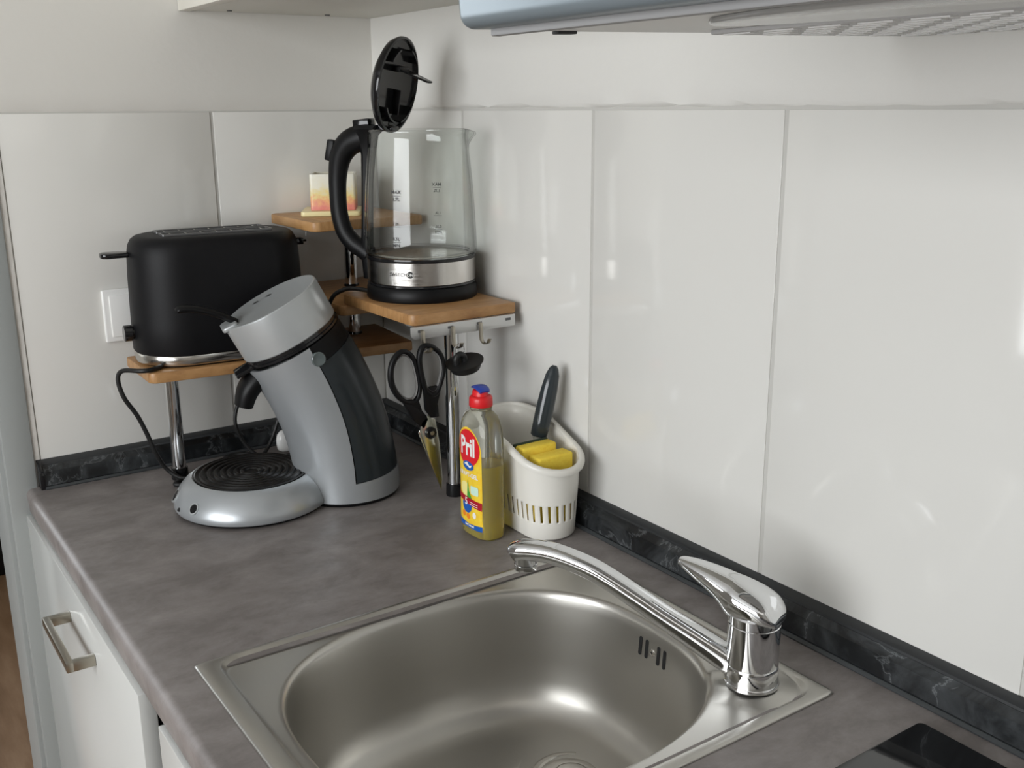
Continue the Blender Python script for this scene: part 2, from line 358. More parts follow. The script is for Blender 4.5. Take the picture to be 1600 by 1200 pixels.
# backsplash edging strips
def edging(side):
    prof = [(0, .0005), (.0262, .0005), (.0265, .0022), (.0245, .0038), (.0228, .0042), (.0220, .0052), (.0190, .0262), (.0172, .0276), (.0118, .0335), (.0108, .0338), (.0102, .0362), (.0085, .0372), (.0030, .0402), (0, .0408)]
    m = {0: 0, 1: 0, 2: 0, 3: 0}
    def strip(pr, a, b):
        if side == 'right': return loft(B(), [[(-d, y, z) for d, z in pr] for y in (a, b)])
        return loft(B(), [[(x, -d, z) for d, z in pr] for x in (a, b)])
    a, b = ((-.0262, -3.6) if side == 'right' else (-.5805, -.0005))
    if side == 'right': a = -.0005
    return strip, prof, a, b
LIP = mat('dark_grey_lip', (.045, .05, .053), .35)
for side, nm, lab in (('right', 'baseboard_right', ''), ('back', 'baseboard_back', '')):
    strip, prof, a, b = edging(side)
    core = prof[5:9]; core = [(.001, .0042)] + core + [(.001, .0335)]
    root = strip(core, a, b); o = struct(nm, root, MARBLE, angle=20)
    low = [(0.001, .0004), (.0262, .0004), (.0266, .0020), (.0248, .0036), (.0232, .0044), (.001, .0044)]
    obj('bottom_lip', strip(low, a, b), LIP, o, angle=25)
    top = [(.001, .0332), (.0112, .0332), (.0104, .0360), (.0088, .0372), (.0030, .0402), (0.0002, .0409)]
    obj('top_lip', strip(top, a, b), mat('black_lip', (.025, .027, .029), .3), o, angle=25)
    if side == 'back':
        bm = B(); prism(bm, [(-d, z) for d, z in [(.0, .0003), (.0235, .0003), (.0240, .022), (.0215, .030), (.012, .0395), (.0, .0415)]], -.5865, -.580, M=Matrix(((0, 0, 1, 0), (1, 0, 0, 0), (0, 1, 0, 0), (0, 0, 0, 1))), bev=.0006)
        obj('end_cap', bm, BLACK_G, o)

# ------------------------------------------------------------------ worktop with sink cut-out
wt = thing('worktop', 'grey-brown concrete-look kitchen worktop with rounded front edge', 'worktop', (-.3, -1, 0))
TOP = .0; TH = .038
def worktop_slab():
    bm = B(); X0, X1, Y0, Y1 = -.605, -.0005, -2.4, -.0005
    hx0, hx1, hy0, hy1 = -.545, -.085, -1.035, -.668
    # front run profile with rounded nose, four pieces around the cut-out
    nose = [(-.540, -TH), (-.600, -TH), (-.603, -TH+.003)]
    for k in range(9):
        a = PI+(-PI/2)*k/8; nose.append((-.595+.010*math.cos(a)-.0, -.010+.010*math.sin(a)))
    nose += [(-.540, 0)]
    loft(bm, [[(x, y, z) for x, z in nose] for y in (Y1, hy1, hy0, Y0)])
    box(bm, -.540, X1, hy1, Y1, -TH, 0); box(bm, -.540, X1, Y0, hy0, -TH, 0); box(bm, hx1, X1, hy0, hy1, -TH, 0)
    bmesh.ops.remove_doubles(bm, verts=bm.verts, dist=1e-5)
    return bm
obj('slab', worktop_slab(), COUNTER, wt, angle=50)

# base cabinets
cb = thing('base_cabinet', 'white base cabinet with a pull-out front under the worktop corner', 'cabinet', (-.3, -.3, FZ))
bm = B(); box(bm, -.580, -.03, -.600, -.586, FZ+.1, -.0385); box(bm, -.580, -.03, -.020, -.006, FZ+.1, -.0385); box(bm, -.580, -.03, -.586, -.020, FZ+.1, FZ+.116); box(bm, -.045, -.03, -.586, -.020, FZ+.116, -.0385)
obj('carcass', bm, WHITE_MAT, cb)
bm = B(); box(bm, -.54, -.52, -.60, -.006, FZ, FZ+.1); obj('plinth', bm, WHITE_MAT, cb)
fr_ = obj('front', box(B(), -.6085, -.5905, -.6035, -.003, FZ+.11, -.0400, .0012), WHITE_GLOSS, cb)
hp = [(-.611, -.262, -.096), (-.6435, -.262, -.096), (-.6435, -.402, -.096), (-.611, -.402, -.096)]
bm = B(); box(bm, -.6420, -.6330, -.405, -.262, -.100, -.087, .0015); box(bm, -.6350, -.6085, -.272, -.262, -.100, -.087, .0015); box(bm, -.6350, -.6085, -.405, -.395, -.100, -.087, .0015)
bmesh.ops.remove_doubles(bm, verts=bm.verts, dist=1e-6)
obj('bow_handle', bm, NICKEL, fr_)
cb = thing('base_cabinet', 'white sink cabinet under the basin, beyond the dark gap', 'cabinet', (-.3, -1, FZ))
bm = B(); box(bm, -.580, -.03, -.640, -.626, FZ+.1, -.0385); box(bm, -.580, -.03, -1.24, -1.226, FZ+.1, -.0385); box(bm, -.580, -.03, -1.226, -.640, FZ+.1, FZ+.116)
obj('carcass', bm, GAP_SHADE, cb)  # carcass coloured near-black for the shade in the gap
obj('front', box(B(), -.6065, -.5885, -1.24, -.668, FZ+.11, -.0410, .0012), WHITE_GLOSS, cb)

# ------------------------------------------------------------------ sink
SX0, SX1, SY0, SY1 = -.5622, -.0737, -1.0532, -.6498
sink = thing('kitchen_sink', 'single-bowl brushed stainless steel inset sink under the chrome tap', 'sink', (-.32, -.85, 0))
BC = Vector((-.3225, -.845))
def rr_rect(th, cx, cy, hx, hy, r):
    """point on rounded rect at polar angle (ray from bowl centre)"""
    dx, dy = math.cos(th), math.sin(th)
    lo, hi = 0, 1.0
    def inside(px, py):
        qx, qy = abs(px-cx)-hx+r, abs(py-cy)-hy+r
        return math.hypot(max(qx, 0), max(qy, 0))+min(max(qx, qy), 0) <= r
    for _ in range(30):
        m = (lo+hi)/2
        if inside(BC.x+dx*m, BC.y+dy*m): lo = m
        else: hi = m
    return Vector((BC.x+dx*lo, BC.y+dy*lo))
def bowl_pt(th, s):
    n_ = 2.5; a, b = .2015, .1755
    c, q = math.cos(th), math.sin(th); r = (abs(c/a)**n_+abs(q/b)**n_)**(-1/n_)
    return Vector((BC.x+c*r*s, BC.y+q*r*s))
scx, scy, shx, shy = (SX0+SX1)/2, (SY0+SY1)/2, (SX1-SX0)/2, (SY1-SY0)/2
FX, FY = -.126, -.995
def bump_z(p, z):
    d = (p-Vector((FX, FY))).length; t = min(max((.046-d)/.008, 0), 1); t = t*t*(3-2*t)
    return z*(1-t)+.0030*t
NS = 288; rings = []
ths = [2*PI*k/NS for k in range(NS)]
def step_pt(t_, k, rr):     # emboss outline: wide margin at the front, narrow at the far side; k grows inwards
    x0, x1, y0, y1 = SX0+.0190+k, SX1-.0100-k, SY0+.0110+k, SY1-.0055-k
    return rr_rect(t_, (x0+x1)/2, (y0+y1)/2, (x1-x0)/2, (y1-y0)/2, rr)
for off, r, z in ((0, .0045, .0004), (.0002, .0045, .0016), (.0012, .004, .0026), (.0035, .004, .0031)):
    rings.append([(lambda p: (p.x, p.y, z))(rr_rect(t_, scx, scy, shx-off, shy-off, r)) for t_ in ths])
for k_, r, z in ((0, .024, .0031), (.0012, .024, .0027), (.0040, .024, -.0004), (.0055, .024, -.0012), (.0075, .024, -.0014)):
    rings.append([(lambda p: (p.x, p.y, bump_z(p, z)))(step_pt(t_, k_, r)) for t_ in ths])
for s, z in ((1.035, -.0024), (1.02, -.0026), (1.008, -.0036), (.997, -.0062), (.990, -.011), (.984, -.02), (.972, -.05), (.957, -.085), (.935, -.112), (.90, -.132), (.85, -.145), (.78, -.1525), (.66, -.156), (.5, -.158), (.35, -.1595)):
    R = []
    for t_ in ths:
        p = bowl_pt(t_, s)
        if s > 1.0:
            q = step_pt(t_, .0080+(1.035-s)*.02, .024)
            if (p-BC).length > (q-BC).length: p = q
        R.append((p.x, p.y, bump_z(p, z) if s > 1.005 else z))
    rings.append(R)
dc = Vector((-.2255, -.838)); dc = Vector((-.2225, -.836))
for f_ in (.66, .33): rings.append([tuple(Vector((*(dc+(Vector(rings[-1][k][:2])-dc)*f_), -.160))) for k in range(NS)])
bm = loft(B(), rings, caps=False)
bm.verts.ensure_lookup_table()
last = [v for v in bm.verts if len(v.link_faces) == 2 and v.co.z < -.1]
bmesh.ops.holes_fill(bm, edges=[e for e in bm.edges if e.is_boundary and e.verts[0].co.z < -.1])
obj('basin', bm, STEEL, sink, angle=60)
dr = B(); lathe(dr, [(0, -.1592), (.044, -.1592), (.0445, -.1570), (.042, -.1560), (.038, -.1562), (.036, -.1580), (.0335, -.1575), (.030, -.1562), (.021, -.1562), (.0195, -.1540), (.017, -.1532), (0, -.1532)], 64, Matrix.Translation((dc.x, dc.y, 0)))
obj('drain_strainer', dr, STEEL_R, sink)
def bowl_wall(yy, zz):
    # x of the right-hand bowl wall at y, z
    prof = [(.990, -.011), (.984, -.02), (.972, -.05), (.957, -.085)]
    for (s0, z0), (s1, z1) in zip(prof, prof[1:]):
        if z1 <= zz <= z0: s = s0+(s1-s0)*(z0-zz)/(z0-z1); break
    else: s = .98
    b = abs((yy-BC.y)/(.1755*s)); return BC.x+.2015*s*(1-b**2.5)**(1/2.5)
for k, yy in enumerate((-.8330, -.8430, -.8620, -.8720)):
    bm = B(); pts = rpoly([(-.0023, -.0430, .002), (.0023, -.0430, .002), (.0023, -.0215, .002), (-.0023, -.0215, .002)])
    r1 = [(bowl_wall(yy+a, z)-.0006, yy+a, z) for a, z in pts]; r0 = [(bowl_wall(yy+a, z)+.002, yy+a, z) for a, z in pts]
    loft(bm, [r0, r1]); obj('overflow_slot', bm, mat('slot_black', (.004, .004, .004), .7) if k == 0 else bpy.data.materials['slot_black'], sink)
sx = bowl_wall(-.8525, -.032)
Ms = frame((sx, -.8525, -.0325), (0, 1, 0), (0, .06, 1), (-1, 0, .06))
sc_ = obj('overflow_screw', lathe(B(), [(0, -.001), (.0042, -.001), (.0042, .0004), (.0034, .0013), (0, .0016)], 20, Ms), STEEL_R, sink)
bm = B(); box(bm, -.0016, .0016, -.0004, .0004, .001, .0019, M=Ms); box(bm, -.0004, .0004, -.0016, .0016, .001, .0019, M=Ms); obj('cross_slot', bm, INK, sc_)

# ------------------------------------------------------------------ tap
tap = thing('mixer_tap', 'chrome single-lever mixer tap on the sink corner', 'tap', (-.13, -.995, .003))
bx, by = -.1260, -.994
T0 = Matrix.Translation((bx, by, 0))
obj('body', lathe(B(), [(0, .003), (.0266, .003), (.0268, .0045), (.0262, .0062), (.0257, .0068), (.0256, .012), (.0252, .020), (.0248, .0235), (.0244, .0240), (.0244, .0246), (.0250, .0252), (.0250, .0665), (.0244, .0672), (.0244, .0680), (0, .0680)], 64, T0), CHROME, tap)
obj('collar', lathe(B(), [(0, .068), (.0238, .068), (.0252, .0686), (.0252, .0765), (.0240, .078), (0, .078)], 64, T0), CHROME, tap)
# lever: loft of superellipse sections along s
dl = Vector((-.35, .936, 0)).normalized(); Ml = vert_frame((bx, by, 0), dl)
sec = [(-.0262, .0765, .0800, .0090), (-.0255, .0765, .0868, .0150), (-.0225, .0765, .0945, .0195), (-.016, .0765, .1020, .0232), (-.006, .0765, .1072, .0250), (.006, .0765, .1112, .0252), (.016, .0765, .1138, .0240), (.0225, .0772, .1152, .0218), (.030, .0845, .1166, .0195), (.040, .0925, .1182, .0172), (.052, .0990, .1196, .0148), (.063, .1045, .1204, .0122), (.073, .1092, .1204, .0092), (.079, .1122, .1196, .0060), (.0810, .1140, .1180, .0030)]
rings = []
for s, zb, zt, w in [(q[0], q[1]-.005, q[2]-.006, q[3]) for q in sec]:
    cz, hz = (zb+zt)/2, (zt-zb)/2; R = []
    for j in range(32):
        a = 2*PI*j/32; c, q = math.cos(a), math.sin(a); n_ = 2.0 if q > 0 else 3.2
        R.append((s, w*math.copysign(abs(c)**(2/n_), c), cz+hz*math.copysign(abs(q)**(2/n_), q)))
    rings.append(R)
V = [[Vector(p) for p in R] for R in rings]; dense = []
for i in range(len(V)-1):
    for k in range(4):
        t_ = k/4; R = []
        for j in range(32):
            p0 = V[max(i-1, 0)][j]; p1 = V[i][j]; p2 = V[i+1][j]; p3 = V[min(i+2, len(V)-1)][j]
            R.append(.5*((2*p1)+(p2-p0)*t_+(2*p0-5*p1+4*p2-p3)*t_*t_+(3*p1-p0-3*p2+p3)*t_**3))
        dense.append(R)
dense.append(V[-1])
obj('lever', loft(B(), dense, M=Ml), CHROME, tap, angle=60)
# spout
ds = Vector((-.555, .832, 0)).normalized(); Msp = vert_frame((bx, by, 0), ds)
ctr = [(.010, .0150, .0140, .0130), (.030, .0255, .0132, .0125), (.060, .0410, .0125, .0115), (.090, .0565, .0120, .0105), (.120, .0730, .0118, .0100), (.145, .0860, .0120, .0098), (.165, .0945, .0122, .0098), (.190, .1015, .0125, .0098), (.210, .1045, .0128, .0098), (.228, .1042, .0130, .0098), (.240, .1020, .0128, .0105), (.2470, .0985, .0105, .0100), (.2500, .0960, .0050, .0060)]
P4 = smooth_path([Vector(c) for c in ctr], 5); rings = []
for i, q in enumerate(P4):
    a = P4[max(i-1, 0)]; b = P4[min(i+1, len(P4)-1)]; T = Vector((b[0]-a[0], 0, b[1]-a[1])).normalized(); Nn = Vector((-T.z, 0, T.x)); R = []
    for j in range(28):
        an = 2*PI*j/28; c, s_ = math.cos(an), math.sin(an); e = .72
        off = Vector((0, 1, 0))*q[2]*math.copysign(abs(c)**e, c)+Nn*q[3]*math.copysign(abs(s_)**e, s_)
        R.append(Vector((q[0], 0, q[1]))+off)
    rings.append(R)
obj('spout', loft(B(), rings, M=Msp), CHROME, tap, angle=60)
Ma = Msp @ Matrix.Translation((.2345, 0, 0))
obj('aerator', lathe(B(), [(0, .0835), (.0095, .0835), (.0100, .0828), (.0118, .0828), (.0122, .0840), (.0122, .0885), (.0110, .0892), (.0120, .0898), (.0122, .1010), (0, .1010)], 40, Ma), CHROME, tap)

# ------------------------------------------------------------------ hob
hob = tag(obj('ceramic_hob', prism(B(), rpoly([(-.56, -1.131, .004), (-.0535, -1.131, .006), (-.0535, -1.66, .006), (-.56, -1.66, .006)]), .0002, .0045, bev=.0008), HOB), 'black glass ceramic hob set on the worktop', 'hob')

# ------------------------------------------------------------------ wall cabinet and extractor hood
wc = thing('wall_cabinet', 'white wall cabinet above the corner, hung on the tiled wall', 'cabinet', (-.16, -.5, .685))
obj('carcass', box(B(), -.297, -.003, -.985, -.002, .685, 1.35, .0008), WHITE_MAT, wc)
for a, b in ((-.494, -.002), (-.985, -.4965)):
    obj('door', box(B(), -.3165, -.2985, a, b, .6835, 1.35, .001), mat('cream_door', (.78, .76, .68), .3) if a > -.5 else bpy.data.materials['cream_door'], wc)
for x, y in ((-.249, -.03), (-.094, -.035)):
    obj('dowel_cap', lathe(B(), [(0, .6835), (.004, .6835), (.004, .6852), (0, .6852)], 16, Matrix.Translation((x, y, 0))), INK_G, wc)
hd = thing('extractor_hood', 'blue-grey extractor hood with slotted filter, at the top edge', 'hood', (-.25, -1.3, .597))
HX, HY0, HY1 = -.449, -1.600, -.9995
prof = rpoly([(-.003, .6050, 0), (HX, .5925, .010), (HX-.012, .735, .008), (-.003, .735, 0)], 8)
Mh = Matrix(((1, 0, 0, 0), (0, 0, 1, 0), (0, 1, 0, 0), (0, 0, 0, 1)))
bm = B(); prism(bm, prof, HY0, HY1, M=Mh, bev=.005, seg=3); obj('casing', bm, HOOD, hd, angle=45)
SL = Matrix.Translation((-.425, 0, .5918)) @ Matrix.Rotation(-.0265, 4, 'Y') @ Matrix.Translation((.425, 0, -.5945))
obj('underside_panel', box(B(), -.425, -.005, HY0+.012, HY1-.012, .5945, .6030, .001, M=SL), HOOD_W, hd)
bm = B(); box(bm, -.432, -.425, HY0+.012, HY1-.012, .5885, .5975, .001); obj('front_lip', bm, mat('hood_lip_grey', (.24, .24, .24), .5), hd)
obj('filter', prism(B(), rpoly([(-.262, -1.035, .01), (-.010, -1.035, .01), (-.010, -1.565, .01), (-.262, -1.565, .01)]), .5915, .5946, bev=.0008, M=SL), HOOD_F, hd)
bm = B()
for i in range(12):
    for j in range(13):
        x = -.252+.0205*i; y = -1.06-.0385*j-(.019 if i % 2 else 0)
        if y < -1.545: continue
        t = bmesh.new(); bmesh.ops.create_cube(t, size=1)
        for v in t.verts: v.co = Vector((x+v.co.x*.0085, y+v.co.y*.026, .5912+v.co.z*.0012))
        bmesh.ops.transform(t, matrix=SL, verts=t.verts); merge(bm, t)
o = obj('filter_slots', bm, mat('filter_slot_light', (.72, .72, .71), .5), hd); o['kind'] = 'stuff'
obj('lamp_cover', prism(B(), ell(-.345, -1.29, .052, .16, 40), .5905, .5946, bev=.002, M=SL), LENS, hd)
obj('slide_switch', box(B(), -.383, -.367, -.998-.022, -.9985-.014, .5925, .5950, .0006, M=SL), INK, hd)

# ------------------------------------------------------------------ sofa in the next room
so = thing('sofa', 'dark grey upholstered sofa seen through the doorway', 'sofa', (-.9, 2.2, FZ))
obj('base', box(B(), -2.0, -.05, 1.84, 2.6, FZ+.0, FZ+.14, .01), BLACK, so)
obj('seat_cushion', box(B(), -2.02, -.03, 1.81, 2.6, FZ+.14, FZ+.42, .04, 4), SOFA, so)
obj('backrest', box(B(), -2.02, -.03, 2.6, 2.85, FZ+.14, FZ+.50, .05, 4), SOFA, so)

# ------------------------------------------------------------------ wall switch
sw = thing('light_switch', 'white square rocker switch on the tiles behind the toaster', 'switch', (-.428, 0, .245))
obj('frame', box(B(), -.4685, -.3875, -.0075, -.0002, .2050, .2850, .003, 3), SOCKET, sw)
obj('rocker', box(B(), -.4590, -.3970, -.0105, -.006, .2130, .2760, .0018, 2), SOCKET, sw)

# ------------------------------------------------------------------ corner rack
rack = thing('corner_shelf_rack', 'three-tier bamboo corner rack on chrome posts', 'shelf', (-.094, -.08, 0))
def board(pts, z0, z1, m): return obj('shelf_board', prism(B(), pts, z0, z1, bev=.0022, seg=2), m, rack)
board(rpoly([(-.4495, -.158, .012), (-.045, -.190, .008), (-.0295, -.028, .004), (-.4480, -.0275, .006)]), .170, .1855, BAMBOO)
board(rpoly([(-.1775, -.4290, .012), (-.0115, -.4290, .003), (-.0115, -.2020, .003), (-.1790, -.2020, .030)], 10), .2650, .2800, BAMBOO)
board(rpoly([(-.1880, -.2350, .010), (-.0120, -.2350, .003), (-.0120, -.0045, .003), (-.1880, -.0045, .010)], 10), .2490, .2645, BAMBOO)
board(rpoly([(-.1985, -.1730, .012), (-.0120, -.1730, .004), (-.0120, -.0045, .004), (-.1985, -.0045, .010)]), .3665, .3815, BAMBOO2)
def post(x, y, z0, z1, r=.0103):
    p = obj('post', lathe(B(), [(0, z0+(.018 if z0 < .01 else .0035)), (r, z0+(.018 if z0 < .01 else .0035)), (r, z1), (0, z1)], 40, Matrix.Translation((x, y, 0))), CHROME, rack)
    obj('foot_cap', lathe(B(), [(0, z0), (r+.0022, z0), (r+.0026, z0+.002), (r+.0020, z0+.0175), (r+.001, z0+.0185), (0, z0+.0185)] if z0 < .01 else [(0, z0), (r+.0020, z0), (r+.0016, z0+.0036), (0, z0+.0036)], 32, Matrix.Translation((x, y, 0))), BLACK_G, p)
    return p
for x, y, z0, z1 in ((-.4010, -.0880, .0, .170), (-.0950, -.3905, 0, .265), (-.0940, -.0800, 0, .170), (-.0940, -.0800, .1855, .249), (-.0940, -.0760, .2645, .3665)): post(x, y, z0, z1)
# hook rail under the front edge
rl = B(); pts = rpoly([(-.1830, .2485, .008), (-.0170, .2485, .002), (-.0170, .2650, 0), (-.1830, .2650, 0)])
Mr = Matrix(((1, 0, 0, 0), (0, 0, -1, 0), (0, 1, 0, 0), (0, 0, 0, 1)))
prism(rl, pts, .4325, .4345, M=Mr, bev=.0003); box(rl, -.1750, -.0170, -.4325, -.4050, .2632, .2649)
rail = obj('hook_rail', rl, SHEET, rack)
for x in (-.1685, -.1225, -.0765, -.0290):
    obj('rail_slot', box(B(), x-.0042, x+.0042, -.4350, -.4343, .2572, .2608, .0003), INK_G, rail)
for x in (-.1665, -.1200, -.0760):
    b = B(); pts = [(x, -.4335, .2595), (x, -.4368, .2590), (x, -.4378, .2540), (x, -.4380, .2400), (x+.0005, -.4400, .2345), (x+.0015, -.4455, .2320), (x+.0025, -.4520, .2345), (x+.0030, -.4545, .2400)]
    tube(b, pts, .0009, n=8, k=5, flat=(3.6, (1, 0, 0))); obj('hook', b, NICKEL, rack)

# ------------------------------------------------------------------ scissors (hang in the plane y = -0.4475)
scs = thing('kitchen_scissors', 'black-handled kitchen scissors hanging from the left rail hook', 'scissors', (-.067, -.4475, .12))
Y0 = -.4480
Mz = Matrix(((1, 0, 0, -.1), (0, 0, -1, 0), (0, 1, 0, 0), (0, 0, 0, 1)))
def ring(pts, y, name):
    b = B(); tube(b, [(-.1+s, y, z) for s, z in pts], .0034, n=12, k=5, closed=True, flat=(1.25, (0, 1, 0))); return b
rL = [(-.1019, .2390), (-.1133, .2346), (-.1213, .2208), (-.1221, .2003), (-.1136, .1815), (-.0990, .1700), (-.0858, .1704), (-.0800, .1872), (-.0843, .2141), (-.0905, .2314)]
rR = [(-.0655, .2425), (-.0770, .2410), (-.0815, .2260), (-.0780, .2004), (-.0710, .1797), (-.0578, .1760), (-.0484, .1945), (-.0452, .2126), (-.0505, .2307)]
h1 = ring(rL, Y0, 'a'); prism(h1, rpoly([(-.1085, .1750, .003), (-.0830, .1710, .002), (-.0790, .1560, .003), (-.0690, .1430, .002), (-.0760, .1290, .002), (-.0900, .1420, .004)]), -Y0-.0030, -Y0+.0030, M=Mz, bev=.001)
obj('handle', h1, BLACK, scs)
h2 = ring(rR, Y0-.0035, 'b'); prism(h2, rpoly([(-.0765, .1870, .002), (-.0490, .1870, .002), (-.0565, .1620, .004), (-.0545, .1440, .001), (-.0660, .1440, .001), (-.0745, .1560, .003)]), -Y0+.0005, -Y0+.0062, M=Mz, bev=.001)
obj('handle', h2, BLACK, scs)
for rr, y, cz in ((rL, Y0, 0), (rR, Y0-.0035, 0)):
    cx = sum(p[0] for p in rr)/len(rr); c2 = sum(p[1] for p in rr)/len(rr)
    b = B(); tube(b, [(-.1+cx+(s-cx)*.80, y, c2+(z-c2)*.84) for s, z in rr], .0009, n=8, k=5, closed=True, flat=(3.2, (0, 1, 0)))
    obj('grip_lining', b, mat('grey_grip', (.16, .155, .15), .6) if rr is rL else bpy.data.materials['grey_grip'], scs)
b = B(); prism(b, [(-.0800, .1390), (-.0825, .1285), (-.0690, .0825), (-.0520, .0375), (-.0500, .0560), (-.0535, .1070), (-.0590, .1400), (-.0690, .1480)], -Y0+.0012, -Y0+.0030, M=Mz, bev=.0005); obj('blade', b, BLADE, scs)
b = B(); prism(b, [(-.0825, .1285), (-.0840, .1240), (-.0660, .0760), (-.0515, .0385), (-.0535, .0500), (-.0640, .0800), (-.0690, .1100)], -Y0-.0012, -Y0+.0009, M=Mz, bev=.0004); obj('blade', b, BLADE, scs)
b = lathe(B(), [(0, 0), (.0082, 0), (.0082, .0035), (.0074, .0046), (0, .0046)], 28, frame((-.1675, Y0-.0030, .1235), (1, 0, 0), (0, 0, 1), (0, -1, 0))); pv = obj('pivot', b, BLACK_G, scs)
b = lathe(B(), [(0, .0045), (.0030, .0045), (.0028, .0056), (0, .0058)], 16, frame((-.1670, Y0-.0030, .1235), (1, 0, 0), (0, 0, 1), (0, -1, 0))); obj('rivet', b, NICKEL, pv)

# ------------------------------------------------------------------ drain plug hanging from the middle hook
pg = thing('sink_plug', 'black rubber sink plug hanging by a ring from the middle hook', 'plug', (-.1170, -.4500, .2095))
Mp = frame((-.1140, -.4560, .2110), (.97, 0, .24), (0, 1, 0), (-.24, 0, .97)) @ Matrix.Rotation(.10, 4, 'X')
obj('stopper', lathe(B(), [(0, -.0075), (.0195, -.0075), (.0205, -.006), (.0222, .0015), (.0258, .0025), (.0262, .0045), (.0225, .0050), (.006, .0045), (0, .0045)], 48, Mp), RUBBER, pg)
b = B(); tube(b, [(-.0125, 0, .003), (-.0120, 0, .0120), (-.0060, 0, .0165), (.0000, 0, .0120), (.0010, 0, .003)], .0044, n=12, k=6, M=Mp); obj('loop', b, RUBBER, pg)
b = B(); tube(b, [(-.1190+.0070*math.cos(a), -.4520, .2300+.0095*math.sin(a)) for a in [2*PI*k/10 for k in range(10)]], .0007, n=8, k=3, closed=True); obj('split_ring', b, CHROME, pg)

# ------------------------------------------------------------------ kettle
KC = Vector((-.0862, -.2965, 0)); KZ = .2800
kh = Vector((-.600, .800, 0)).normalized(); MK = vert_frame(KC, kh)      # +s is the handle side
base = thing('kettle_base', 'round black power base under the glass kettle', 'kettle base', (KC.x, KC.y, KZ))
MKt = Matrix.Translation((KC.x, KC.y, 0))
obj('base_disc', lathe(B(), [(0, KZ), (.0790, KZ), (.0805, KZ+.0025), (.0795, KZ+.0160), (.0765, KZ+.0200), (0, KZ+.0200)], 72, MKt), BLACK, base)
b = B(); tube(b, [(KC.x-.072, KC.y+.028, KZ+.009), (-.170, -.243, KZ+.010), (-.184, -.236, KZ+.0085), (-.197, -.222, KZ-.006), (-.203, -.205, KZ-.05), (-.204, -.198, .17), (-.202, -.190, .08), (-.200, -.180, .012), (-.196, -.165, .0034), (-.190, -.10, .0034), (-.150, -.05, .0034)], .0032, n=10)
tag(obj('cable', b, RUBBER), 'black cord of the kettle base running off the bamboo shelf', 'cord')
ket = thing('glass_kettle', 'glass electric kettle with black handle and open lid', 'kettle', (KC.x, KC.y, KZ+.0205))
z = KZ
obj('steel_band', lathe(B(), [(0, z+.0240), (.0772, z+.0240), (.0780, z+.0250), (.0780, z+.0560), (.0772, z+.0568), (0, z+.0568)], 96, MKt), KSTEEL, ket)
obj('bottom_ring', lathe(B(), [(0, z+.0202), (.0770, z+.0202), (.0785, z+.0215), (.0778, z+.0239), (0, z+.0239)], 72, MKt), BLACK_G, ket)
obj('seal_ring', lathe(B(), [(.070, z+.0569), (.0792, z+.0569), (.0796, z+.0590), (.0792, z+.0612), (.070, z+.0612)], 72, MKt, closed=True), BLACK_G, ket)
obj('heating_plate', lathe(B(), [(0, z+.0570), (.0700, z+.0570), (.0700, z+.0600), (.066, z+.0620), (.050, z+.0610), (0, z+.0612)], 72, MKt), STEEL_R, ket)
gp = [(.0725, .3425), (.0775, .3425), (.0800, .3450), (.0805, .3520), (.0798, .3750), (.0783, .4050), (.0760, .4400), (.0732, .4700), (.0700, .4950), (.0690, .5070), (.0702, .5102), (.0707, .5125), (.0700, .5143), (.0688, .5150)]
inner = [(r-.0028, zz) for r, zz in reversed(gp)]; inner[-1] = (.0700, .3455); inner[-2] = (.0750, .3455)
gprof = gp+inner
bm = B(); N = 120; rings = []
for k in range(N):
    a = 2*PI*k/N; dphi = (a-PI+PI) % (2*PI)-PI; R = []
    for r, zz in gprof:
        w = math.exp(-(dphi/.20)**2); t_ = min(max((zz-.474)/.036, 0), 1); t_ = t_*t_
        q = r+.0165*w*t_; R.append((-q*math.cos(dphi), -q*math.sin(dphi), zz-.0035*w*t_))
    rings.append(R)
loft(bm, rings, closed=True, M=MK); obj('glass_jug', bm, GLASS, ket, angle=70)
# handle: strip along the glass plus D-shaped grip
b = B(); gpo = gp
rings = []
for zz, r, w, d in ((.3010, .0785, .010, .0125), (.3430, .0805, .010, .0135), (.3800, .0790, .010, .0120), (.4400, .0765, .0105, .0115), (.4800, .0720, .013, .0140), (.5060, .0690, .018, .0230), (.5150, .0600, .022, .0340), (.5205, .0560, .020, .0360)):
    rings.append([(r+.0006, -w, zz), (r+d*.6, -w, zz), (r+d, -w*.6, zz), (r+d, w*.6, zz), (r+d*.6, w, zz), (r+.0006, w, zz)])
loft(b, rings, M=MK); obj('handle_spine', b, BLACK, ket)
hp = [(.070, 0, .5060), (.0880, 0, .5030), (.1080, 0, .4950), (.1225, 0, .4770), (.1290, 0, .4500), (.1305, 0, .4200), (.1290, 0, .3920), (.1220, 0, .3680), (.1090, 0, .3520), (.0950, 0, .3430), (.0830, 0, .3350)]
hr = [.0175, .0190, .0185, .0165, .0140, .0130, .0130, .0132, .0135, .0135, .0140]
b = B(); tube(b, hp, hr, n=20, k=6, flat=(.85, (0, 1, 0)), M=MK); grip = obj('handle_grip', b, BLACK, ket, angle=60)
b = B(); box(b, .1330, .1440, -.006, .006, .4700, .5000, .0015, M=MK @ Matrix.Translation((.138, 0, .485)) @ Matrix.Rotation(-.22, 4, 'Y') @ Matrix.Translation((-.138, 0, -.485))); obj('power_switch', b, BLACK, ket)
b = B(); box(b, .0700, .0960, -.011, .011, .5170, .5290, .002, M=MK @ Matrix.Translation((.083, 0, .52)) @ Matrix.Rotation(.10, 4, 'Y') @ Matrix.Translation((-.083, 0, -.52))); obj('lid_button', b, BLACK_G, ket)
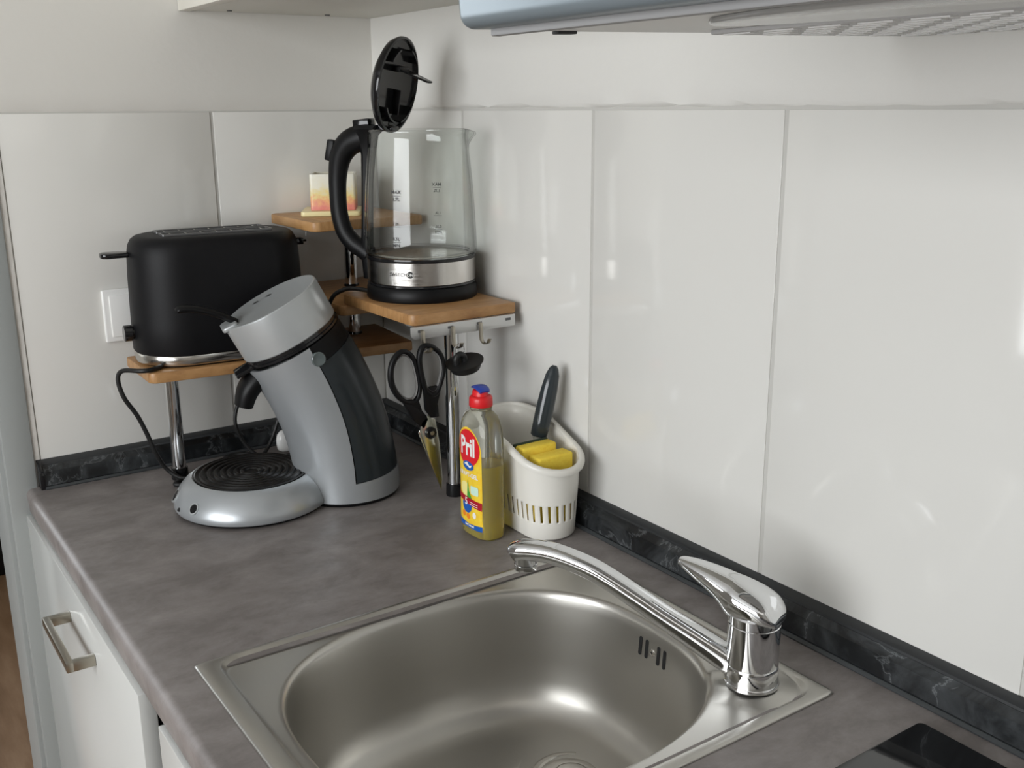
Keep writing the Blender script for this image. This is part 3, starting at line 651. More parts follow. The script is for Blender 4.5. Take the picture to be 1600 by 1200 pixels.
# open lid: stands on its hinge, leaning slightly towards the spout
lx = Vector((-.185, 0, .983)).normalized()      # along the lid, hinge to tip, in (s, h, z)
nx = Vector((-.983, 0, -.185)).normalized()     # inner face looks at the spout
ML = MK @ frame((.0290, .000, .5745), lx, Vector((0, 1, 0)), nx)
lid = obj('lid', lathe(B(), [(0, -.0215), (.030, -.0205), (.050, -.0160), (.0625, -.0080), (.0660, -.0010), (.0655, .0020), (.0625, .0030), (.0610, .0010), (.0600, -.0020), (.0500, -.0030), (0, -.0030)], 72, ML), BLACK_G, ket)
b = B()
for a0, a1 in ((2.2, 2.95), (3.35, 4.1), (.35, .9), (-.9, -.35)):
    pts = [(.0520*math.cos(a), .0520*math.sin(a)) for a in [a0+(a1-a0)*k/8 for k in range(9)]]+[(.0495*math.cos(a), .0495*math.sin(a)) for a in [a1+(a0-a1)*k/8 for k in range(9)]]
    obj('lid_collar', prism(B(), pts, -.0032, .0085, M=ML), BLACK_G, lid)
obj('rib', box(B(), -.040, -.006, -.0012, .0012, -.0032, .0070, M=ML), BLACK, lid)
obj('rib', box(B(), .018, .026, -.016, .016, -.0032, .0080, .001, M=ML), BLACK, lid)
Mf = ML @ Matrix.Translation((.0255, 0, .006)) @ Matrix.Rotation(-.95, 4, 'Y')
b = B(); prism(b, rpoly([(0, -.014, .003), (.0, .014, .003), (.044, .009, .004), (.044, -.009, .004)]), -.0012, .0012, M=ML @ frame((.022, 0, .004), (-.22, 0, .975), (0, 1, 0), (.975, 0, .22)), bev=.0003)
fil = obj('spout_filter', b, SMOKE, lid)
b = B()
for yy in (-.0125, .0125): tube(b, [(.0, yy, 0), (.022, yy*.9, 0), (.044, yy*.66, 0)], .0013, n=8, k=2, M=ML @ frame((.022, 0, .004), (-.22, 0, .975), (0, 1, 0), (.975, 0, .22)))
tube(b, [(.044, -.0085, 0), (.0455, 0, 0), (.044, .0085, 0)], .0013, n=8, k=2, M=ML @ frame((.022, 0, .004), (-.22, 0, .975), (0, 1, 0), (.975, 0, .22)))
obj('filter_frame', b, BLACK, fil)
b = B(); box(b, .034, .062, -.012, .012, .5120, .5190, .002, M=MK); lathe(b, [(0, -.013), (.005, -.013), (.005, .013), (0, .013)], 20, MK @ frame((.0500, 0, .5220), (1, 0, 0), (0, 0, 1), (0, 1, 0)))
box(b, .040, .058, -.007, .007, .5190, .5320, .002, M=MK); obj('hinge', b, BLACK_G, ket)
# printed scales
def rad_at(zz):
    for (r0, z0), (r1, z1) in zip(gp[2:], gp[3:]):
        if z0 <= zz <= z1: return r0+(r1-r0)*(zz-z0)/(z1-z0)
    return gp[-1][0]
def on_glass(phi, zc):
    def f(u, v):
        zz = zc+v; r = rad_at(zz)+.0003; a = phi+u/r
        return (KC.x+r*math.cos(a), KC.y+r*math.sin(a), zz)
    return f
for phi in (math.radians(216), math.radians(41)):
    for txt, zc, sz in (('MAX', .4330, .0068), ('1,7L', .4235, .0062), ('1,0L', .3905, .0056), ('0,5L', .3700, .0060), ('MIN', .3610, .0060)):
        t = text_mesh(txt, sz, .00012); wrap(t, on_glass(phi, zc)); obj('scale_print', t, INK, ket, norecalc=True)
    for zc in (.4283, .3865, .3655):
        t = grid_poly([(-.0062, -.0003), (.0062, -.0003), (.0062, .0003), (-.0062, .0003)], 6); wrap(t, on_glass(phi, zc)); obj('scale_line', t, INK, ket, norecalc=True)
def on_band(u, v):
    a = math.radians(220)+u/.0783; return (KC.x+.0783*math.cos(a), KC.y+.0783*math.sin(a), KZ+.0405+v)
b = text_mesh('SWITCH', .0070, .00005); bmesh.ops.translate(b, vec=(-.0060, 0, 0), verts=b.verts); wrap(b, on_band)
for v_ in (.0075, -.0075):
    t = grid_poly([(-.0165, v_-.0001), (.012, v_-.0001), (.012, v_+.0001), (-.0165, v_+.0001)], 6); wrap(t, on_band); merge(b, t)
t = grid_poly(ell(.0118, 0, .0048, .0048, 24), 6); wrap(t, on_band); merge(b, t)
obj('lettering', b, INK, ket, norecalc=True)
b = text_mesh('ON', .0058, .0001); bmesh.ops.translate(b, vec=(.0118, 0, 0), verts=b.verts)
wrap(b, lambda u, v: (Vector(on_band(u, v))-KC*1.0)*1 + KC*1.0)
for v in b.verts: d_ = Vector((v.co.x-KC.x, v.co.y-KC.y, 0)).normalized(); v.co += d_*.0003
obj('lettering', b, L_WHT, ket, norecalc=True)

# ------------------------------------------------------------------ candle holder and plate on the top board
plate = tag(obj('square_plate', prism(B(), rpoly([(-.046, -.046, .006), (.046, -.046, .006), (.046, .046, .006), (-.046, .046, .006)]), 0, .0075, M=Matrix.Translation((-.1180, -.0820+.012, .3818)) @ Matrix.Rotation(-.50, 4, 'Z'), bev=.0012), PLATE), 'pale yellow square plate on the top bamboo board', 'plate')
Mc = Matrix.Translation((-.1120, -.0660, 0)) @ Matrix.Rotation(-.50, 4, 'Z')
ch = thing('tealight_holder', 'square glass candle holder painted yellow and red, on the plate', 'candle holder', (-.112, -.066, .3895))
w = .0350; b = B(); t0 = .0035; z0, z1 = .3896, .4450
o_ = rpoly([(-w, -w, .004), (w, -w, .004), (w, w, .004), (-w, w, .004)], 4); i_ = rpoly([(-w+t0, -w+t0, .002), (w-t0, -w+t0, .002), (w-t0, w-t0, .002), (-w+t0, w-t0, .002)], 4)
loft(b, [[(x, y, z0) for x, y in o_], [(x, y, z1) for x, y in o_], [(x, y, z1) for x, y in i_], [(x, y, z0+.004) for x, y in i_]], M=Mc); obj('holder', b, CANDLE, ch)
b = B(); lathe(b, [(0, z0+.0042), (.018, z0+.0042), (.018, z0+.018), (0, z0+.017)], 24, Mc); tl = obj('tealight', b, L_WHT, ch)

# ------------------------------------------------------------------ toaster
TR = -.075; MT = Matrix.Translation((-.3200, -.0880, .1856)) @ Matrix.Rotation(TR, 4, 'Z')
to = thing('toaster', 'matt black two-slot toaster with a steel base band', 'toaster', (-.32, -.088, .1856))
def stad(hx, hy, n_=2.9, m=64):
    out = []
    r = min(hx, hy)*.96
    return rpoly([(-hx, -hy, r), (hx, -hy, r), (hx, hy, r), (-hx, hy, r)], 14)
def srings(lst): return [[(x, y, z_) for x, y in stad(hx, hy)] for hx, hy, z_ in lst]
obj('foot_plate', loft(B(), srings([(.118, .0660, .0), (.1200, .0680, .0015), (.1200, .0680, .0035)]), M=MT), BLACK, to, angle=50)
obj('steel_band', loft(B(), srings([(.1255, .0735, .0035), (.1265, .0745, .0045), (.1265, .0745, .0170), (.1258, .0738, .0178)]), M=MT), STEEL_R, to, angle=50)
L = [(.1262, .0742, .0179), (.1272, .0752, .0200), (.1268, .0748, .06), (.1252, .0732, .13), (.1236, .0716, .158), (.1215, .0695, .170), (.1170, .0650, .1785), (.1110, .0590, .1828), (.1050, .0530, .1842), (.098, .046, .1846)]
obj('housing', loft(B(), srings(L), M=MT), BLACK_M, to, angle=50)
for yy in (-.0205, .0205):
    rim = B(); a, b_ = .0800, .0140
    o_ = rpoly([(-a, yy-b_, .003), (a, yy-b_, .003), (a, yy+b_, .003), (-a, yy+b_, .003)], 4); i_ = rpoly([(-a+.003, yy-b_+.003, .002), (a-.003, yy-b_+.003, .002), (a-.003, yy+b_-.003, .002), (-a+.003, yy+b_-.003, .002)], 4)
    loft(rim, [[(x, y, .1840) for x, y in o_], [(x, y, .1872) for x, y in o_], [(x, y, .1872) for x, y in i_], [(x, y, .1848) for x, y in i_]], M=MT, caps=True)
    sl = obj('bread_slot', rim, mat('slot_rim', (.20, .20, .20), .35, .6) if yy < 0 else bpy.data.materials['slot_rim'], to)
    obj('slot_opening', box(B(), -.0755, .0755, yy-.0100, yy+.0100, .1842, .1851, M=MT), GAP_SHADE, sl)  # dark plate standing for the shade down in the slot
    wr_ = B()
    for k in range(7): tube(wr_, [(-.066+.022*k, yy-.010, .1860), (-.066+.022*k, yy+.010, .1860)], .0008, n=6, k=1, M=MT)
    obj('guide_wire', wr_, STEEL_R, sl)['kind'] = 'stuff'
b = B(); prism(b, rpoly([(-.1610, -.0150, .010), (-.1230, -.0110, .0), (-.1230, .0110, .0), (-.1610, .0150, .010)]), .1555, .1630, M=MT, bev=.002); obj('lever', b, BLACK_G, to)
b = B(); box(b, .1200, .1360, -.0060, .0060, .1560, .1660, .0012, M=MT); lathe(b, [(0, 0), (.0018, 0), (.0016, .006), (0, .0065)], 12, MT @ frame((.136, 0, .161), (0, 1, 0), (0, 0, 1), (1, 0, 0))); obj('rear_stop', b, BLACK_G, to)
b = B(); lathe(b, [(0, 0), (.0095, 0), (.0095, .002), (.0118, .003), (.0118, .0130), (.0108, .0140), (0, .0140)], 32, MT @ frame((-.1262, -.004, .0460), (0, 1, 0), (0, 0, 1), (-1, 0, 0))); obj('browning_knob', b, BLACK_G, to)
b = B(); tube(b, [(-.4200, -.1300, .1890), (-.4440, -.1500, .1895), (-.4590, -.1480, .1895), (-.4760, -.1180, .1860), (-.4815, -.1100, .1720), (-.4760, -.1100, .1450), (-.4600, -.1080, .1150), (-.4485, -.1060, .0850), (-.4380, -.1040, .0520), (-.4240, -.0980, .0240), (-.4080, -.1060, .0080), (-.3900, -.1180, .0045), (-.4050, -.1290, .0040), (-.4190, -.1230, .0038), (-.4080, -.1110, .0040), (-.3700, -.1060, .0040), (-.3400, -.0750, .0038), (-.3050, -.0400, .0038), (-.2700, -.0550, .0038)], .0033, n=10)
obj('power_cord', b, RUBBER, to)

# ------------------------------------------------------------------ coffee machine
co = thing('coffee_machine', 'silver pod coffee machine with dark smoked water tank', 'coffee machine', (-.25, -.28, 0))
MC = vert_frame((-.213, -.280, 0), (-.97, .235))       # +s towards the drip tray; +h: kitchen side is negative h? (see below)
BS = .1365                                              # centre of the round foot along s
Mb = MC @ Matrix.Translation((BS, 0, 0))
def clip_disc(prof, name, m, n=96):
    return obj(name, lathe(B(), prof, n, Mb), m, co)
clip_disc([(0, 0.0005), (.1000, .0005), (.1030, .0020), (.1045, .0055), (0, .0055)], 'base_foot', BLACK)
clip_disc([(0, .0056), (.1070, .0056), (.1085, .0085), (.1078, .0150), (.1045, .0235), (.0985, .0325), (.0918, .0400), (.0850, .0450), (.0815, .0465), (.0800, .0460), (.0795, .0440), (0, .0440)], 'base_dome', SILVER)
tp = [(0, .0441), (.0790, .0441), (.0790, .0470), (.0770, .0480), (.0745, .0468)]
r = .0690
while r > .010:
    tp += [(r+.0030, .0462), (r+.0012, .0488), (r-.0012, .0492), (r-.0030, .0484), (r-.0044, .0462)]; r -= .0092
tp += [(0, .0470)]
clip_disc(tp, 'drip_tray', mat('black_ribbed_plastic', (.006, .006, .006), .3, spec=.4))
# column swept along a curved spine
spine = smooth_path([Vector((0, 0, .0055)), Vector((0.0, 0, .030)), Vector((.0040, 0, .065)), Vector((.0160, 0, .118)), Vector((.0370, 0, .172)), Vector((.0662, 0, .2285))], 8)
spine = [Vector((p.x, 0, p.z)) for p in spine]
def section(i, th, rad, P=spine):
    a = P[max(i-1, 0)]; b = P[min(i+1, len(P)-1)]; T = (b-a).normalized()
    if i == 0: T = Vector((0, 0, 1))
    X = Vector((T.z, 0, -T.x)); return P[i]+X*math.cos(th)*rad+Vector((0, 1, 0))*math.sin(th)*rad
def srad(i): return .0765-.0030*(i/(len(spine)-1))
iz = [i for i in range(len(spine))]
cut = next(i for i in iz if spine[i].z > .033)
b = B(); th = [2*PI*k/72 for k in range(72)]
R0 = [[section(i, t_, srad(i)) for t_ in th] for i in iz[:cut+1]]
for r_ in R0[:1]: pass
loft(b, R0, M=MC); 
TAB = math.radians(88)
def TAf(i): return TAB+math.radians(11)*max(0, (spine[i].z-.04)/.19)
def sector(a0, a1, i, rad, n_=40, chord=.0): 
    pts = [section(i, a0+(a1-a0)*k/n_, rad) for k in range(n_+1)]
    return pts
R1 = [sector(-TAf(i), TAf(i), i, srad(i)) for i in iz[cut:]]
loft(b, R1, M=MC)
obj('column_shell', b, SILVER, co, angle=40)
R2 = [sector(TAf(i)+.022, 2*PI-TAf(i)-.022, i, srad(i)-.0012) for i in iz[cut:]]
for k in range(len(R2[0])): pass
b = B(); loft(b, [[p+Vector((0, 0, .0012)) for p in R2[0]]]+R2[1:-4], M=MC); obj('water_tank', b, TANK, co, angle=40)
b = B(); loft(b, [[section(i, t_, srad(i)-.0022) for t_ in th] for i in iz[cut-1:]], M=MC); obj('inner_core', b, BLACK, co, angle=40)
b = B(); loft(b, [[Vector((p.x, p.y, .0004)) for p in [section(0, t_, .0740) for t_ in th]], [Vector((p.x, p.y, -.0)) + Vector((0, 0, .0050)) for p in [section(0, t_, .0765+.0002) for t_ in th]], [Vector((p.x, p.y, .0052)) for p in [section(0, t_, .0767) for t_ in th]]], M=MC); obj('column_foot', b, BLACK, co)
# top: black neck ring, silver lid, handle
ax = Vector((.449, 0, .894)).normalized(); axx = Vector((ax.z, 0, -ax.x))
MH = MC @ frame((.0690, 0, .2360), axx, (0, 1, 0), ax)
obj('neck_ring', lathe(B(), [(0, -.0060), (.0700, -.0060), (.0712, -.0050), (.0712, -.0020), (.0690, -.0010), (.0690, .0035), (0, .0035)], 72, MH), BLACK_G, co)
hp_ = [(0, .0036), (.0695, .0036), (.0705, .0050), (.0705, .0560), (.0700, .0580), (.0685, .0588), (.0640, .0580), (.0480, .0555), (.0250, .0540), (0, .0535)]
lidc = obj('lid_cap', lathe(B(), hp_, 96, MH), SILVER2, co, angle=35)
b = B(); prism(b, rpoly([(.052, -.024, .006), (.0745, -.020, .006), (.0745, .020, .006), (.052, .024, .006)]), .0540, .0605, M=MH, bev=.002); obj('lid_catch', b, SILVER2, lidc)
b = B()
for q, y_ in ((0, .035), (.6, .012)):
    t = text_mesh('8', .010) if False else flat_shape(ell(.0, 0, .0045, .003, 12)); 
    for v in t.verts: v.co = Vector((.016-.034*q, -.047, .0566))+Vector((v.co.x, v.co.y, 0))
    merge(b, t)
bmesh.ops.transform(b, matrix=MH, verts=b.verts); obj('printed_mark', b, INK_G, lidc, norecalc=True)
b = B(); tube(b, [(.052, 0, .0560), (.0620, 0, .0700), (.0760, 0, .0870), (.0920, 0, .1010), (.1060, 0, .1090), (.1110, 0, .1080)], [.0045, .0046, .0048, .0050, .0052, .0040], n=14, k=6, flat=(2.0, (0, 1, 0)), M=MH); obj('locking_lever', b, BLACK, lidc)
b = B(); box(b, .050, .092, -.018, .018, -.0100, -.0035, .002, M=MH); obj('front_latch', b, BLACK_G, co)
b = B(); tube(b, [(.070, 0, .2020), (.0980, 0, .1960), (.1180, 0, .1830), (.1330, 0, .1650), (.1400, 0, .1440)], [.014, .016, .0165, .0155, .0130], n=16, k=6, flat=(1.5, (0, 1, 0)), M=MC); obj('coffee_spout', b, BLACK, co)
b = B(); tube(b, [(.040, 0, .1850), (.0850, 0, .1700), (.1050, 0, .1530)], [.010, .010, .008], n=12, k=4, flat=(1.6, (0, 1, 0)), M=MC); 
b.free()
# pin at the seam, facing the kitchen
i_p = min(iz, key=lambda i: abs(spine[i].z-.2085)); sgn = 1
TA = TAf(i_p)+.05; pc = section(i_p, sgn*TA*1.0, srad(i_p)); a = spine[i_p+1]-spine[i_p-1]; T = a.normalized(); X = Vector((T.z, 0, -T.x))
nrm = (X*math.cos(sgn*TA)+Vector((0, sgn, 0))*math.sin(TA)).normalized()
b = lathe(B(), [(0, -.002), (.0100, -.002), (.0100, .0020), (.0088, .0030), (.0070, .0024), (0, .0024)], 32, MC @ frame(pc, T, nrm.cross(T), nrm)); obj('tank_pin', b, mat('smoked_pin', (.10, .12, .12), .15), co)
# buttons on the dome front
def dome_pt(ang, rr, zz): return Vector((BS+rr*math.cos(ang), rr*math.sin(ang), zz))
for ang, rb, nm in ((.62, .0060, 'power_button'), (-.02, .0085, 'cup_button'), (.30, .0028, 'indicator_lamp')):
    c_ = dome_pt(ang, .1043 if rb > .003 else .1079, .0240 if rb > .003 else .0150); nn = Vector((math.cos(ang)*.83, math.sin(ang)*.83, .56)).normalized(); t1 = Vector((-math.sin(ang), math.cos(ang), 0))
    Mx = MC @ frame(c_, t1, nn.cross(t1), nn)
    bo = obj(nm, lathe(B(), [(0, -.003), (rb, -.003), (rb, .0004), (rb*.9, .0010), (0, .0012)], 28, Mx), BLACK_G, co)
    if rb > .003: obj('button_ring', lathe(B(), [(rb+.0002, -.003), (rb+.0026, -.003), (rb+.0022, .0006), (rb+.0004, .0008)], 28, Mx, closed=True), SILVER2, bo)
# cord behind the machine and its white plug
b = B(); tube(b, [(-.2300, -.2030, .0110), (-.2100, -.1700, .0040), (-.2150, -.1000, .0038), (-.2500, -.0900, .0036), (-.2750, -.0780, .0100), (-.2920, -.0700, .0320), (-.3030, -.0700, .0650), (-.2960, -.0700, .0950), (-.2750, -.0740, .1150), (-.2450, -.0800, .1150), (-.2320, -.0800, .0850), (-.2400, -.0790, .0500), (-.2600, -.0850, .0180), (-.2900, -.1050, .0060), (-.3300, -.1300, .0036)], .0030, n=10); obj('power_cord', b, RUBBER, co)
pl = thing('power_plug', 'white rounded power plug lying behind the coffee machine', 'plug', (-.215, -.048, 0))
b = B(); loft(b, [[(-.2145+x*s_, -.058+y*s_*.7, z_) for x, y in ell(0, 0, .0185, .0185, 28)] for s_, z_ in ((.70, .0006), (.92, .004), (1.0, .012), (1.0, .020), (.90, .028), (.62, .034), (.2, .036))]); obj('plug_body', b, SOCKET, pl, angle=60)
b = B(); tube(b, [(-.2145, -.058, .0340), (-.2100, -.060, .0420), (-.1980, -.062, .0440), (-.186, -.064, .035), (-.178, -.066, .0200), (-.1650, -.080, .0036), (-.1400, -.120, .0036)], .0030, n=10); obj('plug_cord', b, RUBBER, pl)

# ------------------------------------------------------------------ washing-up liquid
bt = thing('detergent_bottle', 'clear bottle of yellow washing-up liquid with a red cap', 'bottle', (-.136, -.5335, 0))
BX, BY = -.1380, -.5320
def bsec(hx, hy, z_, n_=2.9, m=56, sh=0):
    out = []
    for k in range(m):
        a = 2*PI*k/m; c, s_ = math.cos(a), math.sin(a)
        out.append((BX+hx*math.copysign(abs(c)**(2/n_), c), BY+sh+hy*math.copysign(abs(s_)**(2/n_), s_), z_))
    return out
bprof = [(.0175, .0300, .0003, 2.9), (.0198, .0325, .0025, 2.9), (.0208, .0335, .008, 2.9), (.0210, .0338, .030, 2.9), (.0208, .0330, .060, 2.9), (.0208, .0335, .090, 2.9), (.0210, .0342, .120, 2.9), (.0210, .0338, .136, 2.8), (.0206, .0322, .148, 2.6), (.0198, .0290, .157, 2.4), (.0184, .0240, .1635, 2.2), (.0160, .0178, .1670, 2.0), (.0140, .0142, .1690, 2.0), (.0136, .0136, .1715, 2.0), (.0146, .0146, .1722, 2), (.0146, .0146, .1735, 2), (.0132, .0132, .1742, 2), (.0132, .0132, .1775, 2)]
obj('bottle_body', loft(B(), [bsec(a, b_, z_, n_) for a, b_, z_, n_ in bprof]), PETC, bt, angle=60)
lv = .1010
lp = [(a-.0012, b_-.0012, max(z_, .0020), n_) for a, b_, z_, n_ in bprof if z_ < lv]+[(.0196, .0325, lv, 2.9)]
obj('liquid', loft(B(), [bsec(*q) for q in lp]), LIQ, bt, angle=60)
cp = lathe(B(), [(0, .1752), (.0148, .1752), (.0153, .1760), (.0150, .1860), (.0140, .1880), (.0120, .1890), (0, .1890)], 48, Matrix.Translation((BX, BY, 0)))
cap_ = obj('cap', cp, RED, bt)
for k in range(24):
    pass
b = B(); loft(b, [[(BX+x*f, BY+.0015+y*f2, z_) for x, y in ell(0, 0, 1, 1, 28)] for f, f2, z_ in ((.0100, .0118, .1885), (.0096, .0112, .1930), (.0088, .0100, .1958), (.0070, .0085, .1965))]); obj('nozzle', b, RED, cap_, angle=60)
b = B(); tube(b, [(BX-.000, BY-.0095, .1948), (BX, BY-.004, .1985), (BX, BY+.004, .1998), (BX, BY+.0125, .1980)], [.0020, .0024, .0024, .0018], n=12, k=5, flat=(4.0, (1, 0, 0))); obj('flip_tab', b, BLUE, cap_, angle=60)
def bottle_hx(z_):
    for q, w_ in zip(bprof, bprof[1:]):
        if q[2] <= z_ <= w_[2]:
            t_ = (z_-q[2])/(w_[2]-q[2]); return q[0]+(w_[0]-q[0])*t_, q[1]+(w_[1]-q[1])*t_, q[3]
    return .02, .03, 2.9
def on_label(lift, cy, cz):
    def f(u, v):
        z_ = cz+v; y = cy-u; hx, hy, n_ = bottle_hx(z_); t_ = min(abs(y/hy), .98)
        return (BX-hx*(1-t_**n_)**(1/n_)-lift, BY+y, z_)
    return f
LC = .0
def lab(name, pts, m, lift, cy=LC, cz=0, parent=None, nu=14):
    b = grid_poly(pts, nu)
    for zc in [.01+.004*k for k in range(40)]:
        bmesh.ops.bisect_plane(b, geom=b.verts[:]+b.edges[:]+b.faces[:], plane_co=(0, zc-cz, 0), plane_no=(0, 1, 0))
    wrap(b, on_label(lift, cy, cz)); return obj(name, b, m, parent or bt, norecalc=True)
hw = .0262
outline = [(-hw, .0130), (hw, .0130)]+[(hw*math.cos(a), .1180+.0320*math.sin(a)) for a in [PI*k/20 for k in range(21)]]
lb = lab('label', outline, L_YEL, .0004)
lab('label_foot_band', [(-hw, .0130), (hw, .0130), (hw, .0205), (0, .0185), (-hw, .0215)], L_BLU, .0006, parent=lb)
lab('label_emblem', ell(.0005, .1225, .0238, .0245, 36), L_RED, .0006, parent=lb)
b = B(); t = text_mesh('Pril', .0270, .0008)
bmesh.ops.scale(t, vec=(.92, 1.25, 1), verts=t.verts)
for k in range(-10, 11): bmesh.ops.bisect_plane(t, geom=t.verts[:]+t.edges[:]+t.faces[:], plane_co=(k*.0025, 0, 0), plane_no=(1, 0, 0))
wrap(t, on_label(.0009, LC, .1235)); obj('label_lettering', t, L_WHT, lb, norecalc=True)
lab('label_wave', ell(.001, .0985, .0125, .0062, 20), L_BLU, .0008, parent=lb)
lab('label_wave_crest', [(-.008, .1000), (-.001, .1035), (.004, .0990), (.010, .1010), (.006, .0960), (-.002, .0985)], L_WHT, .0010, parent=lb)
for txt, sz, zc, uc, m_, l_ in (('KRAFT-GEL', .0082, .0860, 0, L_WHT, .0008), ('5', .0140, .0485, -.004, L_WHT, .0014), ('Fettlösekraft', .0040, .0167, .002, L_WHT, .0009)):
    t = text_mesh(txt, sz, .0002); bmesh.ops.translate(t, vec=(uc, 0, 0), verts=t.verts); wrap(t, on_label(l_, LC, zc)); obj('label_lettering', t, m_, lb, norecalc=True)
lab('label_lemon', ell(-.008, .0650, .0110, .0100, 20), L_PAL, .0006, parent=lb)
lab('label_leaf', [(-.001, .0790), (.002, .0640), (.012, .0480), (.003, .0500), (-.003, .0540)], L_GRN, .0008, parent=lb)
lab('label_badge', rpoly([(.006, .0610, .002), (.021, .0610, .002), (.021, .0730, .002), (.006, .0730, .002)], 3), L_MNT, .0009, parent=lb)
lab('label_drop', ell(-.003, .0440, .0110, .0110, 20), L_BLU, .0009, parent=lb)
lab('label_stripe', [(-hw, .0500), (-.012, .0480), (hw, .0420), (hw, .0530), (-.012, .0560), (-hw, .0570)], L_DRD, .0010, parent=lb)
for zz in (.0495, .0465): lab('label_print_line', [(.004, zz), (.020, zz-.0012), (.020, zz-.0004), (.004, zz+.0008)], L_WHT, .0013, parent=lb, nu=4)
lab('label_ring', ell(-.011, .0300, .0045, .0042, 14), L_ORG, .0006, parent=lb); lab('label_ring', ell(-.001, .0285, .0045, .0042, 14), L_ORG, .0006, parent=lb); lab('label_ring', ell(.013, .0330, .0035, .0045, 14), L_WHT, .0007, parent=lb)

# ------------------------------------------------------------------ sink caddy with sponge and brush
cd = thing('sink_caddy', 'white plastic sink caddy with slotted sides against the wall', 'caddy', (-.065, -.535, 0))
def rim_z(y): return min(.1385, .0965+.36*(y+.620)) if y > -.620 else .0965
def cad(u, v, grow=0.0):
    """u in 0..1 round the outline, v in 0..1 up the wall"""
    xa, xb = -.1000-.0080*v-grow, -.0300+.0100*v+grow; ya, yb = -.6130-.0060*v-grow, -.4420+.0050*v+grow
    r = (xb-xa)/2-.0005; rb = .022
    pts = cad_cache.setdefault((round(v, 5), grow), None)
    if pts is None:
        poly = rpoly([(xa, ya, r), (xb, ya, r), (xb, yb, rb), (xa, yb, rb)], 24)
        # resample by arc length
        P = [Vector(p) for p in poly]; P.append(P[0]); Ls = [0]
        for a, b in zip(P, P[1:]): Ls.append(Ls[-1]+(b-a).length)
        out = []; j = 0
        for k in range(NU):
            s_ = Ls[-1]*k/NU
            while Ls[j+1] < s_: j += 1
            t_ = (s_-Ls[j])/max(Ls[j+1]-Ls[j], 1e-9); out.append(P[j].lerp(P[j+1], t_))
        cad_cache[(round(v, 5), grow)] = out; pts = out
    return pts[u % NU]
cad_cache = {}; NU = 126
zrows = [(.0, None), (.03, None), (.20, None), (.44, None), (.70, None), (.90, None), (1.0, None)]
bm = B(); H = [.0008, .004, .0235, .0255, .0490, .0510, .0800]
grid = []
for vi, hz in enumerate(H+['a', 'b', 'c']):
    row = []
    for u in range(NU):
        v = (hz/.12 if not isinstance(hz, str) else None)
        if v is None:
            p = cad(u, .95); rz = rim_z(p.y); f_ = {'a': .33, 'b': .75, 'c': 1.0}[hz]; zz = .0800+(rz-.0800)*f_; v = zz/.12; p = cad(u, round(min(v, 1.1), 2))
        else:
            zz = hz; p = cad(u, v)
        if vi == 0: c_ = Vector((-.065, -.530)); p = c_+(p-c_)*.965
        row.append(bm.verts.new((p.x, p.y, zz)))
    grid.append(row)
for i in range(len(grid)-1):
    for u in range(NU):
        if i == 3 and u % 3 == 1: continue        # the slots
        bm.faces.new((grid[i][u], grid[i][(u+1) % NU], grid[i+1][(u+1) % NU], grid[i+1][u]))
bm.faces.new(grid[0])
o = obj('body', bm, CADDY, cd, angle=50)
sm_ = o.modifiers.new('thick', 'SOLIDIFY'); sm_.thickness = .0020; sm_.offset = -1
rp = []
for u in range(0, NU, 3):
    p = cad(u, 1.0); rz = rim_z(p.y); q = cad(u, round(min(rz/.12, 1.1), 2)); rp.append((q.x, q.y, rz))
cen = Vector((-.065, -.53, 0))
rings = []; NR = len(rp)
for k in range(NR):
    a = Vector(rp[k-1]); b_ = Vector(rp[(k+1) % NR]); T = (b_-a); T.z = 0; T.normalize(); O = Vector((T.y, -T.x, 0)); p = Vector(rp[k]); 
    if O.dot(p-cen) < 0: O = -O
    rings.append([p+O*x+Vector((0, 0, zz)) for x, zz in ((-.0022, -.002), (-.0018, .0018), (.0010, .0026), (.0050, .0012), (.0062, -.0018), (.0055, -.0058), (.0040, -.0062), (.0040, -.0030), (.0002, -.0020))])
obj('rim', loft(B(), rings, closed=True), CADDY, cd, angle=60)
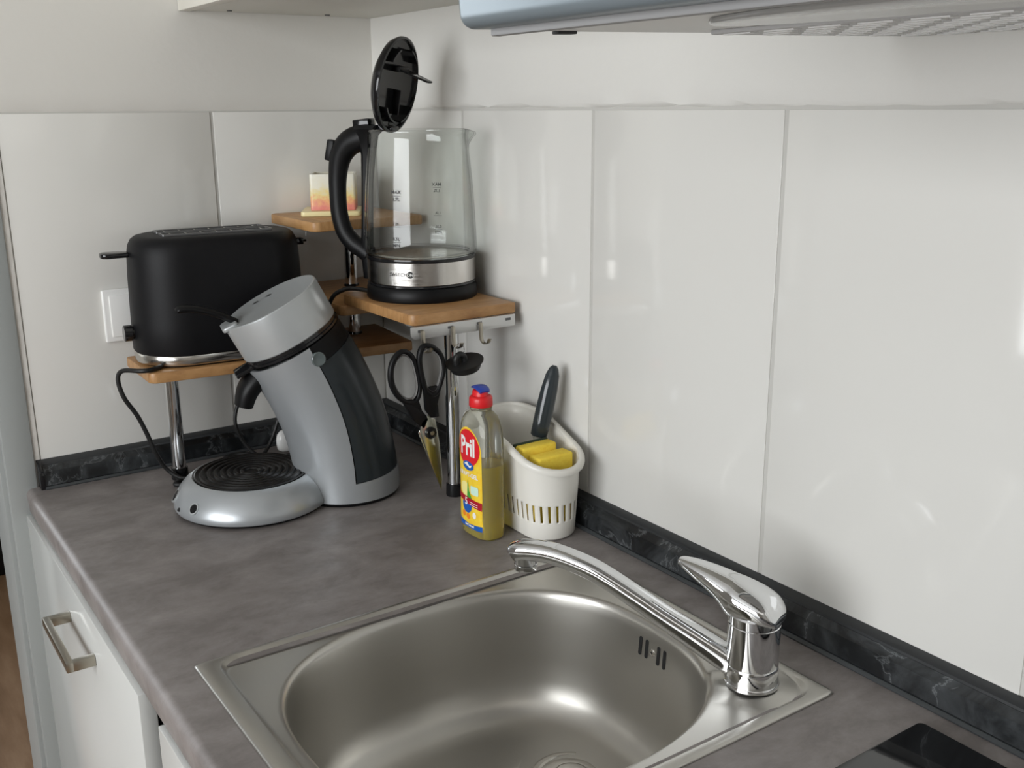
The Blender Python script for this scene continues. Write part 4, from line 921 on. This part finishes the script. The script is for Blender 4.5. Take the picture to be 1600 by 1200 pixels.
Msg = Matrix.Translation((-.0630, -.5790, .0030)) @ Matrix.Rotation(.02, 4, 'Z')
tag(obj('sponge', box(B(), -.0270, .0290, -.0130, .0100, .0, .1060, .003, 3, M=Msg), SPONGE), 'yellow sponge at the front end of the white caddy', 'sponge')
sp = thing('sponge', 'yellow sponge with a dark scourer edge, behind the front sponge in the caddy', 'sponge', (-.065, -.56, .01))
obj('foam', box(B(), -.0345, .0200, .0108, .0300, .0, .1150, .003, 3, M=Msg), SPONGE, sp)
obj('scourer', box(B(), -.0345, .0200, .0302, .0355, .0, .1155, .001, 2, M=Msg), SCOUR, sp)
br = thing('dish_brush', 'dish brush with smoke-grey handle leaning in the white caddy', 'brush', (-.050, -.52, .1))
ba = Vector((-.0560, -.5330, .0880)); bb = Vector((-.0235, -.5360, .2120)); ax_ = (bb-ba).normalized(); sd = Vector((.83, -.55, 0)); sd = (sd-ax_*sd.dot(ax_)).normalized()
Mbr = frame(ba, sd, ax_.cross(sd), ax_); Lh = (bb-ba).length
b = B(); loft(b, [[(w_*math.cos(a), -.75*w_*math.sin(a)+o_, z_) for a in [2*PI*k/24 for k in range(24)]] for w_, z_, o_ in ((.0090, .030, 0), (.0112, .0320, 0), (.0118, .050, 0), (.0120, .070, .0), (.0112, .095, 0), (.0092, .115, 0), (.0062, Lh-.004, 0), (.0030, Lh, 0))], M=Mbr); obj('handle', b, mat('smoke_grey_handle', (.030, .038, .042), .14, spec=.5), br, angle=60)
b = lathe(B(), [(0, 0), (.0065, 0), (.0065, .026), (.0085, .0302), (0, .0302)], 24, Mbr); obj('neck', b, clear('clear_neck', (.86, .88, .88), 1.35), br)
b = B(); lathe(b, [(0, -.030), (.014, -.030), (.018, -.022), (.018, -.010), (.010, -.002), (0, .0)], 24, Mbr); hdn = obj('brush_head', b, L_WHT, br)
b = B(); lathe(b, [(0, -.048), (.016, -.048), (.014, -.030), (0, -.030)], 24, Mbr); o = obj('bristles', b, L_WHT, br); o['kind'] = 'stuff'
